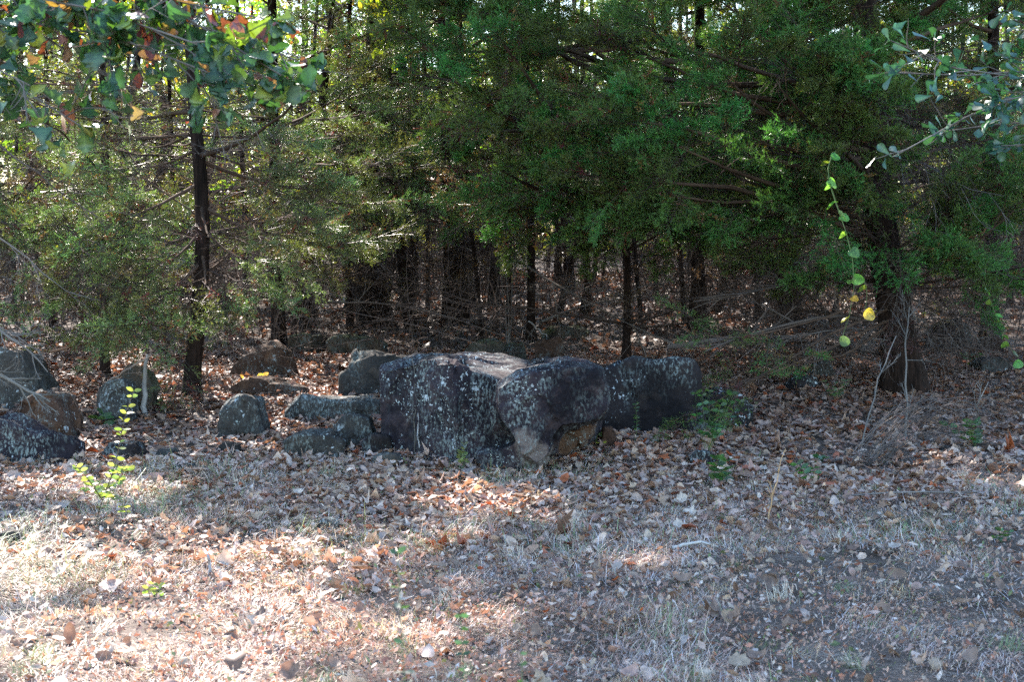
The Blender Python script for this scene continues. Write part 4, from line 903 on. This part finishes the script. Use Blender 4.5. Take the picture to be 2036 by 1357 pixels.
# ---- undergrowth: thin bare stems and twigs between the trunks
r = np.random.default_rng(5); outs = []
for i in range(2700):
    y = 14.8 + 30 * r.uniform(0, 1) ** 1.1; x = r.uniform(-.42, .42) * y
    if y < 19 and abs(x) < 2.2 and r.uniform() < .5: continue
    L_ = r.uniform(.5, 2.6); d = unit(np.array([r.normal(0, .45), r.normal(0, .45), 1]))
    branch_sys(r, (x, y, float(gz(x, y))), d, L_, r.uniform(.003, .008), 1, 6, .14, .02, .8, outs, 4)
    if r.uniform() < .35: branch_sys(r, (x, y, float(gz(x, y)) + r.uniform(.03, .3)), (r.normal(), r.normal(), r.uniform(0, .3)), r.uniform(.8, 2.2), .006, 1, 6, .12, .0, .7, outs, 4)
for i in range(170):   # fallen sticks in the clearing and over the litter
    y = r.uniform(11.8, 19); x = r.uniform(-.36, .36) * y; th = r.normal(0, .5)
    branch_sys(r, (x, y, float(gz(x, y)) + .05), (math.cos(th) * r.choice([-1, 1]), math.sin(th), r.uniform(0, .12)), r.uniform(.4, 1.4), r.uniform(.003, .007), 1, 4, .1, .03, .6, outs, 4)
V, F, c = sys_mesh(outs, 3, (.08, .06, .052), .6, r, .0022)
tag(ob('undergrowth', mesh('undergrowth', V, [F], c, M_twig)), 'tangle of bare stems and dead twigs between the trunks', kind='stuff')

# ---- single fallen or leaning branches
def stick(name, cat, label, pts_, r0, r1, col, seed=0, lev=1, nch=5, spread=.7, Lf=.3, wig=.1, minr=.0016):
    r = np.random.default_rng(seed); base = np.array(pts_[0], float); n = 8
    cv = polycurve(pts_, n); cv[1:-1] += r.normal(0, .008, (n - 2, 3)); out = [(cv, r0, r1)]; tot = np.linalg.norm(cv[-1] - cv[0])
    for j in range(nch):
        t = r.uniform(.15, .95); f = t * (n - 1); i = min(int(f), n - 2); p = cv[i] + (cv[i + 1] - cv[i]) * (f - i)
        branch_sys(r, p, unit(cv[i + 1] - cv[i]) + spread * unit(rvec(r)), tot * Lf * r.uniform(.5, 1.2), r0 * .4, lev, 5, wig, .0, .8, out, n)
    V, F, c = sys_mesh(out, 5, col, .25, r, minr)
    o = ob(name, mesh(name, V - base, [F], c, M_twig), loc=base); tag(o, label, cat); return o
GREYW = (.15, .135, .125); DARKW = (.09, .07, .06); PALE = (.14, .128, .115)
stick('fallen_branch', 'branch', 'long thin dead branch slanting down across the clearing right of the reddish block', [P(1000, 500, 17.5), P(1110, 570, 16.5), P(1240, 640, 15.5), P(1350, 690, 14.5)], .018, .006, (.16, .13, .11), 1)
stick('fallen_branch', 'branch', 'dark bare branch bending over the litter left of the wavy stem', [P(620, 600, 15), P(800, 605, 15.5), P(930, 640, 15.2), P(1010, 672, 15)], .013, .005, DARKW, 2)
stick('fallen_branch', 'branch', 'pale crooked fallen branch lying beyond the mossy outcrop', [P(1075, 640, 18), P(1130, 618, 18.5), P(1180, 600, 19), P(1270, 590, 19.5)], .02, .008, GREYW, 3)
stick('fallen_branch', 'branch', 'pale pointed stick leaning against the upright reddish block', [P(1052, 640, 15.6), P(1070, 655, 15.3), P(1088, 672, 15)], .012, .006, PALE, 4, nch=1)
stick('fallen_branch', 'branch', 'thick dark fallen limb in front of the slender stems, above the long boulder', [P(1330, 690, 13.6), P(1400, 680, 13.4), P(1470, 672, 13.2), P(1545, 655, 13.2)], .028, .012, DARKW, 5, nch=7)
stick('fallen_branch', 'branch', 'dark horizontal dead limb reaching from the biggest cedar toward the left', [P(1760, 636, 13.6), P(1650, 628, 13.2), P(1560, 640, 13.0), P(1400, 700, 12.8)], .022, .008, DARKW, 6, nch=9)
stick('fallen_branch', 'branch', 'upper bare limb crossing between the dark straight trunk and the biggest cedar', [P(1750, 560, 13.7), P(1640, 556, 13.4), P(1520, 575, 13.2), P(1380, 600, 13)], .02, .006, DARKW, 7, nch=10)
stick('dead_branch', 'branch', 'pale grey dead branch with forking tips spread over the left rock pile', [P(-60, 720, 10.6), P(-10, 740, 10.6), P(40, 772, 10.6), P(100, 800, 10.6)], .02, .008, PALE, 8, 2, 9, .6, .38)
stick('dead_branch', 'branch', 'upper pale forked twigs reaching in from the left edge above the rock pile', [P(-60, 600, 11.2), P(0, 660, 11.2), P(60, 700, 11.2), P(95, 740, 11.2)], .014, .005, GREYW, 9, 2, 8, .7, .4)
stick('dead_branch', 'branch', 'long thin bare twig drooping across the left thicket from the left edge', [P(-40, 440, 11.0), P(60, 520, 11.2), P(120, 570, 11.4), P(160, 590, 11.6)], .008, .003, GREYW, 10, 1, 6, .6, .3)
stick('dead_branch', 'branch', 'thin arching bare twig in front of the pale cedar, upper left', [P(-40, 270, 10.5), P(60, 330, 10.6), P(140, 400, 10.8), P(210, 440, 11)], .009, .003, DARKW, 11, 1, 7, .7, .35)
stick('fallen_branch', 'branch', 'double dead sticks leaning left of the short dead stump', [P(215, 760, 12.4), P(245, 740, 12.2), P(300, 708, 12)], .012, .006, (.2, .15, .12), 12, nch=3)
stick('fallen_branch', 'branch', 'red-brown fallen branch lying across the litter between the rock pile and the thin cedar', [P(100, 700, 13), P(150, 690, 13), P(190, 676, 13.2), P(300, 640, 13.4)], .014, .006, (.2, .11, .07), 13, nch=5)
stick('dead_stump', 'stump', 'short weathered grey stump standing behind the sunlit sapling', [G(292, 830) + [0, 0, -.1], P(288, 780, G(292, 830)[1]), P(284, 740, G(292, 830)[1]), P(294, 705, G(292, 830)[1])], .03, .014, (.22, .2, .18), 14, nch=0)
g_ = G(826, 870); 
stick('bare_sapling', 'sapling', 'pale bare forked stem growing against the left face of the biggest boulder', [P(828, 925, 10.42), P(826, 830, 10.44), P(824, 770, 10.45), P(819, 712, 10.46)], .0055, .0035, PALE, 15, nch=4, spread=1.0, Lf=.22)
stick('bare_sapling', 'sapling', 'thin curved pale lichened stem beside the forked one on the biggest boulder', [P(834, 925, 10.4), P(832, 870, 10.41), P(831, 822, 10.42)], 0.009, .004, (.32, .32, .32), 16, nch=0)
stick('fallen_stick', 'stick', 'pale bleached stick lying in the mown grass right of the middle', [G(1335, 1098) + [0, 0, .02], G(1370, 1093) + [0, 0, .035], G(1400, 1092) + [0, 0, .03], G(1428, 1096) + [0, 0, .02]], .011, .006, (.6, .56, .52), 17, nch=0)
stick('fallen_stick', 'stick', 'long straight grey stick lying across the litter at the right', [G(1640, 1000) + [0, 0, .03], G(1760, 996) + [0, 0, .04], G(1900, 994) + [0, 0, .03], G(2060, 990) + [0, 0, .04]], .006, .004, GREYW, 18, nch=3, Lf=.1)
stick('fallen_stick', 'stick', 'short dark stick standing on end in the sunny grass at the left', [G(418, 1150) + [0, 0, -.02], P(415, 1120, G(418, 1150)[1]), P(413, 1104, G(418, 1150)[1])], .009, .007, (.3, .3, .32), 19, nch=0)
stick('dry_stalk', 'stalk', 'tall tan dry weed stalk leaning right in the litter in front of the long boulder', [G(1528, 1040) + [0, 0, -.02], P(1535, 985, G(1528, 1040)[1]), P(1548, 940, G(1528, 1040)[1]), P(1562, 893, G(1528, 1040)[1])], .005, .002, (.42, .27, .15), 20, nch=4, spread=.35, Lf=.25)
stick('dry_stalk', 'stalk', 'bare pale sapling standing before the biggest cedar trunk', [G(1800, 880), P(1802, 790, 11.2), P(1800, 700, 11.3), P(1808, 610, 11.4)], .011, .004, (.11, .10, .09), 21, nch=9, spread=1.3, Lf=.25)
stick('dry_stalk', 'stalk', 'slanting grey stem left of the bare pale sapling', [G(1712, 895), P(1735, 800, 10.7), P(1760, 710, 10.8), P(1782, 668, 10.9)], .007, .003, (.17, .16, .15), 22, nch=4, spread=.7, Lf=.2)
stick('dry_stalk', 'stalk', 'short grey-barked stem at the right end of the arching dead brush', [G(1940, 850), P(1944, 800, 10.9), P(1955, 775, 11), P(1965, 760, 11)], .009, .003, (.2, .19, .18), 23, nch=4, spread=.7, Lf=.3)
# arching brush on the right
r = np.random.default_rng(31); outs = []; c0 = G(1725, 925)
for i in range(34):
    st0 = c0 + np.array([r.normal(0, .06), r.normal(0, .07), 0]); n = 8
    az = r.normal(0, .25); Lh = r.uniform(.35, 1.05); hh_ = r.uniform(.25, .52)
    s = np.linspace(0, 1, n); pts = st0 + np.stack([math.cos(az) * Lh * s, math.sin(az) * Lh * s, hh_ * np.sin(s * np.pi * r.uniform(.6, .92)) * (1 - .1 * s)], -1); pts += np.cumsum(r.normal(0, .008, (n, 3)), 0)
    outs.append((pts, r.uniform(.002, .0045), .001))
    for j in range(3):
        i2 = r.integers(2, n - 1); branch_sys(r, pts[i2], unit(pts[i2] - pts[i2 - 1]) + .6 * unit(rvec(r)), r.uniform(.1, .3), .0016, 0, 0, .15, .05, .8, outs, n)
V, F, c = sys_mesh(outs, 3, (.11, .095, .088), .35, r, .0010)
tag(ob('dead_brush', mesh('dead_brush', V - c0, [F], c, M_twig), loc=c0), 'low mound of thin arching dead stems in front of the biggest cedar', 'brush')

# ------------------------------------------------------------------ leafy oak branches close to the camera
def oakleafmesh(k, tn, col):
    r = np.random.default_rng(600 + k); n = 1
    V, F, c = leaves(leaf_template(tn), np.zeros((1, 3)), np.ones(1), np.zeros(1), np.zeros(1), np.zeros(1), r.uniform(-.35, .35, 1), r.uniform(.1, .7, 1) * r.choice([-1, 1]), np.array([col]), .012, r)
    V[:, 1] += .45
    T = leaf_template(tn)[0]; mid = np.abs(T[:, 0]) < .001; c = c.copy(); c[mid] *= 1.5
    return mesh('leaf', V, [F], c, M_oakleaf, True)
GREEN = [(.032, .075, .042), (.026, .065, .04), (.045, .095, .035), (.036, .08, .055)]
oakL = {'g': [oakleafmesh(i, 'wedge' if i % 2 else 'oak', GREEN[i % 4]) for i in range(8)],
        'y': [oakleafmesh(20 + i, 'wedge', [(.13, .17, .03), (.10, .16, .03)][i % 2]) for i in range(4)],
        'b': [oakleafmesh(30 + i, 'wedge' if i % 2 else 'oval', [(.17, .065, .04), (.24, .14, .10), (.13, .06, .04)][i % 3]) for i in range(4)]}
spoonL = [oakleafmesh(50 + i, 'spoon', [(.022, .06, .052), (.03, .075, .062), (.026, .066, .05)][i % 3]) for i in range(5)]

def leafy_branches(root, base, brs, nleaf, chooser, size, seed, r0=.012, lev=2, nch=6, cap=300, spreadL=.06, hang=.5, minr=.0018, ok=None, tws=.3):
    extra = []
    r = np.random.default_rng(seed); cnt = 0
    for bi, pts_ in enumerate(brs):
        n = 8; cv = polycurve(pts_, n); cv[1:-1] += r.normal(0, .012, (n - 2, 3)); out = [(cv, r0, .003)]; tot = np.linalg.norm(cv[-1] - cv[0])
        for j in range(nch):
            t = r.uniform(.45, .99); f = t * (n - 1); i = min(int(f), n - 2); p = cv[i] + (cv[i + 1] - cv[i]) * (f - i)
            branch_sys(r, p, unit(cv[i + 1] - cv[i]) + .8 * unit(rvec(r) * [1, .7, .8]), tws * r.uniform(.5, 1.2), .0032, lev - 1, 3, .12, .01, .8, out, n)
        V, F, c = sys_mesh(out, 5, (.13, .115, .105), .2, r, minr)
        lo = ob('branch', mesh('branch', V - base, [F], c, M_twig), root)
        tw = out[1:] + [out[0]]
        for q in range(nleaf[bi]):
            pp = tw[r.integers(len(tw))][0] if r.uniform() < .8 else cv
            i = r.integers(n // 2, n); p = pp[i] + r.normal(0, .01, 3); d = unit(pp[i] - pp[i - 1])
            ld = unit(d * .7 + r.normal(0, .6, 3) + np.array([0, 0, -hang]))
            if ok is not None:
                dpt = p[1] * math.cos(PITCH) - (p[2] - CAM_Z) * math.sin(PITCH)
                uu = 1018 + FPX * p[0] / dpt; vv = 678.5 - FPX * (p[1] * math.sin(PITCH) + (p[2] - CAM_Z) * math.cos(PITCH)) / dpt
                if not ok(uu, vv): continue
            me = chooser(r, p); s = size * r.uniform(.6, 1.15)
            qv = Vector(ld).to_track_quat('Y', 'Z')
            M = Matrix.Translation(Vector(p - base)) @ qv.to_matrix().to_4x4() @ Matrix.Rotation(r.normal(0, .9), 4, 'Y') @ Matrix.Scale(s, 4)
            if cnt < cap: ob('leaf', me, lo, M=M)
            else: extra.append((me, M))
            cnt += 1
    if extra:   # leaves past the first few hundred: one mass
        parts = []
        for me, M in extra:
            n_ = len(me.vertices); co = np.empty(n_ * 3, np.float32); me.vertices.foreach_get('co', co); Mn = np.array(M)
            co = co.reshape(-1, 3) @ Mn[:3, :3].T + Mn[:3, 3]; fa = np.array([list(p_.vertices) for p_ in me.polygons]); cc = np.empty(n_ * 4, np.float32); me.attributes['Col'].data.foreach_get('color', cc)
            parts.append((co, fa, cc.reshape(-1, 4)[:, :3]))
        V, F, c = merge(parts); tag(ob('foliage', mesh('foliage', V, F, c, M_oakleaf, True), root), kind='stuff')
    return cnt
# left oak: trunk stands left of the view
bL = np.array([-4.3, 6.6, float(gz(-4.3, 6.6))])
oak = empty('oak_tree', bL); tag(oak, 'oak whose green and rust-brown lobed leaves hang into the upper left corner', 'oak tree')
me, pts, rad = trunk_mesh([bL - [0, 0, .1], bL + [0, 0, .05], bL + [.1, 0, 1.5], bL + [-.05, .1, 3.2], bL + [.1, 0, 5.2]], .14, .05, M_obark, 20, 60, 12)
V = np.empty(len(me.vertices) * 3, np.float32); me.vertices.foreach_get('co', V); me.vertices.foreach_set('co', (V.reshape(-1, 3) - bL).ravel().astype(np.float32)); me.update(); ob('trunk', me, oak)
def chL(r, p):
    u_ = r.uniform()
    # brown and yellow leaves are commoner toward the outer left tips
    return oakL['g' if u_ < .74 else ('y' if u_ < .84 else 'b')][r.integers(4)]
st0 = bL + [.05, 0, 2.2]
brs = [[st0, P(-100, 60, 5.9), P(200, 20, 5.6), P(330, 60, 5.5), P(430, 150, 5.4)], [st0, P(-80, -60, 5.6), P(200, -20, 5.4), P(330, 30, 5.3), P(400, 90, 5.2)], [st0, P(0, -120, 5.6), P(300, -40, 5.5), P(480, 60, 5.4), P(560, 150, 5.4)], [st0, P(-80, 20, 5.8), P(300, -30, 5.7), P(450, 60, 5.6), P(600, 115, 5.6)], [st0, P(-60, 130, 5.8), P(60, 120, 5.6), P(120, 190, 5.5), P(160, 250, 5.5)],
       [st0, P(-60, -80, 5.8), P(250, -60, 5.6), P(400, 0, 5.4), P(540, 40, 5.3)], [st0, P(-100, 30, 6.1), P(120, 40, 6.0), P(200, 110, 5.9), P(240, 170, 5.8)], [st0, P(0, -60, 5.9), P(300, 20, 5.8), P(420, 110, 5.7), P(520, 180, 5.7)], [st0, P(-90, 60, 5.5), P(-20, 90, 5.4), P(20, 130, 5.3), P(60, 170, 5.3)]]
leafy_branches(oak, bL, brs, [120, 170, 180, 160, 70, 170, 50, 150, 60], chL, .094, 61, nch=16, ok=lambda u, v: u < 660 and v < (270 + 60 * math.sin(u / 70) if u < 440 else 215))
# its crown above the view, thickened to shade the leaves below
out = []; r = np.random.default_rng(8); cc_ = []
for j in range(110):
    az = r.uniform(0, 6.28); z = r.uniform(2.6, 4.6); Lb = r.uniform(.8, 4.2)
    e = bL + np.array([math.cos(az) * Lb, math.sin(az) * Lb, z + r.uniform(.2, 1.0)])
    if e[1] < 5.0 or e[0] > -.6: continue
    vpx = 678.5 - FPX * (math.tan(math.atan((e[2] - CAM_Z) / max(e[1], .5)) + PITCH)); upx = 1018 + FPX * e[0] / max(e[1], .5)
    if (vpx > -260 and upx > -200) or in_gap(e, .2, np.array([math.cos(az), math.sin(az), .1]), 1.2): continue
    place('foliage', dboughs[j % 4], oak, e, (math.cos(az), math.sin(az), .1), r.uniform(.8, 1.1), base=bL)
# right oak: blue-green spoon-shaped leaves
bR = np.array([4.4, 7.9, float(gz(4.4, 7.9))])
oakr = empty('oak_tree', bR); tag(oakr, 'oak with blue-green spoon-shaped leaves on thin grey twigs in the upper right corner', 'oak tree')
me, pts, rad = trunk_mesh([bR - [0, 0, .1], bR + [0, 0, .05], bR + [-.1, 0, 1.6], bR + [.05, .1, 3.4], bR + [.1, 0, 5.4]], .12, .04, M_obark, 20, 60, 13)
V = np.empty(len(me.vertices) * 3, np.float32); me.vertices.foreach_get('co', V); me.vertices.foreach_set('co', (V.reshape(-1, 3) - bR).ravel().astype(np.float32)); me.update(); ob('trunk', me, oakr)
r2_ = np.random.default_rng(3)
st1 = bR + [-.05, 0, 2.0]
brs = [[st1, P(2150, 150, 7.5), P(2000, 165, 7.2), P(1900, 155, 7.1), P(1840, 110, 7.0), P(1770, 80, 7.0)], [st1, P(2140, 170, 7.4), P(1960, 185, 7.1), P(1880, 220, 7.0), P(1820, 270, 7.0), P(1775, 312, 7.0)], [st1, P(2150, 120, 7.6), P(2060, 150, 7.4), P(1990, 140, 7.3), P(1780, 145, 7.2)],
       [st1, P(2160, 220, 7.4), P(2060, 240, 7.3), P(1950, 250, 7.2), P(1870, 262, 7.1)], [st1, P(2160, 80, 7.6), P(2080, 60, 7.5), P(2030, 40, 7.4), P(2000, 20, 7.4)], [st1, P(2170, 160, 7.2), P(2090, 170, 7.1), P(2040, 190, 7.1), P(1990, 200, 7.0)], [st1, P(2170, 260, 7.3), P(2100, 280, 7.2), P(2050, 290, 7.2), P(1990, 290, 7.2)]]
leafy_branches(oakr, bR, brs, [90, 90, 90, 120, 120, 160, 120], lambda r, p: spoonL[r.integers(5)], .088, 71, r0=.006, lev=1, nch=15, hang=.0, tws=.24, ok=lambda u, v: v < 350 and (u > 1850 or r2_.uniform() < .55))

# ------------------------------------------------------------------ sapling, vines, small plants
def smallleaf(k, tn, col, cup=.4):
    r = np.random.default_rng(650 + k)
    V, F, c = leaves(leaf_template(tn), np.zeros((1, 3)), np.ones(1), np.zeros(1), np.zeros(1), np.zeros(1), r.uniform(-.2, .3, 1), np.array([cup * r.uniform(.5, 1)]), np.array([col]), .01, r)
    V[:, 1] += .45
    return mesh('leaf', V, [F], c, M_leaf, True)
sapL = [smallleaf(i, 'oval', c) for i, c in enumerate([(.13, .17, .06), (.16, .2, .075), (.2, .23, .1)])]
heartL = [smallleaf(10 + i, 'heart', c) for i, c in enumerate([(.11, .22, .05), (.13, .24, .05), (.09, .18, .05)])]
heartO = smallleaf(16, 'heart', (.45, .25, .04))
greenL = [smallleaf(20 + i, 'oval', c) for i, c in enumerate([(.045, .10, .04), (.06, .125, .04), (.035, .08, .042)])]
yelL = [smallleaf(30 + i, 'wedge', c) for i, c in enumerate([(.4, .3, .03), (.35, .33, .05)])]
def stemplant(name, cat, label, stems, seed, leafset, size, per, rad=.003, opposite=True, col=(.12, .09, .06), hang=0, start=.15, facing=.5):
    r = np.random.default_rng(seed); base = np.array(stems[0][0], float); root = empty(name, base); tag(root, label, cat)
    n = 10; out = []
    for s_, q in zip(stems, per): out.append((polycurve(s_, n), rad, rad * .4))
    V, F, c = sys_mesh(out, 5, col, .2, r, .001); so_ = ob('stem', mesh('stem', V - base, [F], c, M_twig), root)
    for (cv, _, _), q in zip(out, per):
        for j in range(q):
            t = min(1, max(start, start + (1 - start) * (j + (r.uniform(-.35, .35) if 0 < j < q - 1 else 0)) / max(1, q - 1))); f = t * (n - 1); i = min(int(f), n - 2); p = cv[i] + (cv[i + 1] - cv[i]) * (f - i)
            for sd in ((-1, 1) if opposite else ((-1) ** j,)):
                d = unit(np.array([sd * 1.0, r.normal(0, .6), r.normal(.1, .25) - hang]) + .2 * unit(cv[i + 1] - cv[i]))
                qv = Vector(d).to_track_quat('Y', 'Z')
                M = Matrix.Translation(Vector(p - base)) @ qv.to_matrix().to_4x4() @ Matrix.Rotation(r.normal(.85, facing), 4, 'Y') @ Matrix.Scale(size * r.uniform(.7, 1.15), 4)
                ob('leaf', leafset[r.integers(len(leafset))], root, M=M)
    return root
gs = G(188, 1040); ds = gs[1]
stemplant('sapling', 'sapling', 'sunlit sapling with small glowing yellow-green leaves on an upright wand', [
    [gs - [0, 0, .03], P(205, 985, ds), P(230, 930, ds + .02), P(238, 880, ds), P(246, 830, ds), P(266, 778, ds)],
    [P(203, 995, ds), P(180, 960, ds - .1), P(165, 940, ds - .15), P(152, 930, ds - .15)], [P(205, 985, ds), P(225, 985, ds - .15), P(245, 1000, ds - .2), P(250, 1018, ds - .2)], [P(205, 985, ds), P(195, 970, ds + .12), P(190, 955, ds + .15), P(165, 975, ds + .2)],
    [P(225, 940, ds), P(245, 935, ds - .1), P(258, 930, ds - .12)], [P(210, 975, ds), P(235, 960, ds + .1), P(240, 950, ds + .15)]], 3, sapL, .043, [17, 10, 10, 9, 8, 9], .0035, facing=.6)
stemplant('vine', 'vine', 'hanging vine of glowing heart-shaped leaves left of the biggest cedar trunk', [[P(1662, 300, 11.9), P(1640, 330, 11.5), P(1648, 385, 11.3), P(1680, 440, 11.3), P(1700, 520, 11.3), P(1702, 600, 11.3), P(1690, 640, 11.3), P(1672, 680, 11.3)], [P(1690, 560, 11.35), P(1712, 540, 11.4), P(1725, 580, 11.4), P(1720, 620, 11.4)], [P(1645, 350, 11.4), P(1662, 400, 11.5), P(1672, 430, 11.5)]], 5, heartL + [heartO], .1, [11, 3, 3], .0045, False, (.1, .13, .05), .5, .1, .6)
stemplant('vine', 'vine', 'smaller vine with green heart leaves over the litter at the right edge', [[P(1955, 560, 12.3), P(1970, 600, 12.3), P(1985, 640, 12.3), P(2005, 690, 12.3), P(2030, 720, 12.3)]], 6, heartL, .085, [8], .003, False, (.08, .1, .04), .4, .1, .6)
def herb(u, v, label, h, nst, leafset, size, seed, per=3, spread=.5, cat='plant', name='small_plant', d=None):
    g = G(u, v); r = np.random.default_rng(seed); st = []
    for i in range(nst):
        e = g + np.array([r.normal(0, spread * h), r.normal(0, spread * h), h * r.uniform(.7, 1.1)]); st.append([g, (g + e) / 2 + r.normal(0, .01, 3), e])
    stemplant(name, cat, label, st, seed, leafset, size, [per] * nst, .0018, True, (.08, .12, .04), facing=.5, start=.35)
herb(1432, 968, 'bright green herb with pointed leaves in the litter below the dark boulder', .15, 4, greenL, .075, 11)
herb(1940, 895, 'dark green broad-leaved plant at the right end of the dead brush', .2, 5, greenL, .075, 12)
herb(1405, 905, 'leafy green shrublet against the right end of the long dark boulder', .4, 8, greenL, .05, 13, 5, .25)
herb(1630, 925, 'tiny green seedling with two leaf pairs in the litter', .05, 2, greenL, .06, 14, 2)
herb(1615, 965, 'small yellow-green seedling in the litter right of the dry stalk', .12, 3, greenL, .055, 15, 3)
herb(205, 850, 'green three-leaved plant in the shade behind the sapling', .1, 3, greenL, .09, 16, 2)
herb(1186, 890, 'single bright yellow-green leaf sprout under the undercut lip', .1, 1, yelL + greenL[1:2], .11, 17, 2, .1)
herb(920, 935, 'small pale green upright weed at the foot of the biggest boulder', .16, 3, sapL, .035, 18, 5, .12)
herb(982, 935, 'tiny green clover-like sprout in front of the biggest boulder', .06, 3, greenL, .04, 19, 2)
herb(1262, 880, 'narrow upright weed in front of the long dark boulder', .28, 1, greenL, .03, 21, 8, .05)
herb(500, 775, 'withered orange-leaved plant by the slanting brown slab', .14, 3, [smallleaf(40, 'oval', (.5, .28, .1))], .08, 22, 2, .3)
herb(1935, 735, 'small fresh green weed in the litter right of the biggest cedar', .16, 5, greenL, .05, 23, 3)
herb(1660, 800, 'feathery green sprout before the dark stone', .2, 5, greenL, .035, 24, 4)
herb(300, 1190, 'little bright green weed in the sunny grass', .08, 3, sapL, .035, 25, 3)
herb(1990, 1080, 'little green weed in the grass at the right', .07, 3, greenL, .035, 26, 3)
# close out-of-focus weeds
for i, (u, v0, v1, d, lab) in enumerate([(790, 1800, 1100, 3.0, 'out-of-focus green weed standing close to the camera near the middle'), (915, 1800, 1225, 3.2, 'out-of-focus green weed right of the taller one near the camera'), (1035, 1800, 1300, 3.1, 'short blurred green weed at the bottom middle')]):
    top = P(u, v1, d); b_ = np.array([top[0] + .03, d, float(gz(top[0], d))])
    stemplant('weed', 'weed', lab, [[b_, (b_ + top) / 2 + [.01, 0, 0], top]], 40 + i, [smallleaf(60 + i, 'oval', (.03, .065, .05))], .02, [15], .0012, True, (.1, .16, .07), facing=.8, start=.45)
# yellow-leaved bough under the hanging cedar
bY = P(1010, 640, 17.0); bY[2] = gz(bY[0], bY[1])
yr = empty('young_tree', bY); tag(yr, 'young tree with a few yellow autumn leaves over the middle thicket', 'tree')
leafy_branches(yr, bY, [[bY, P(1000, 560, 17), P(985, 480, 16.8), P(950, 445, 16.5)], [bY, P(1015, 560, 17), P(1040, 400, 16.5), P(1090, 310, 16.2)], [bY, P(1010, 500, 17), P(1000, 460, 16.6), P(1075, 440, 16.2)]], [18, 40, 24], lambda r, p: yelL[r.integers(2)], .06, 99, r0=.01, nch=5)
print('TRIS', sum(len(m.loops) - 2 * len(m.polygons) for m in bpy.data.meshes), 'OBJS', len(sc.objects))
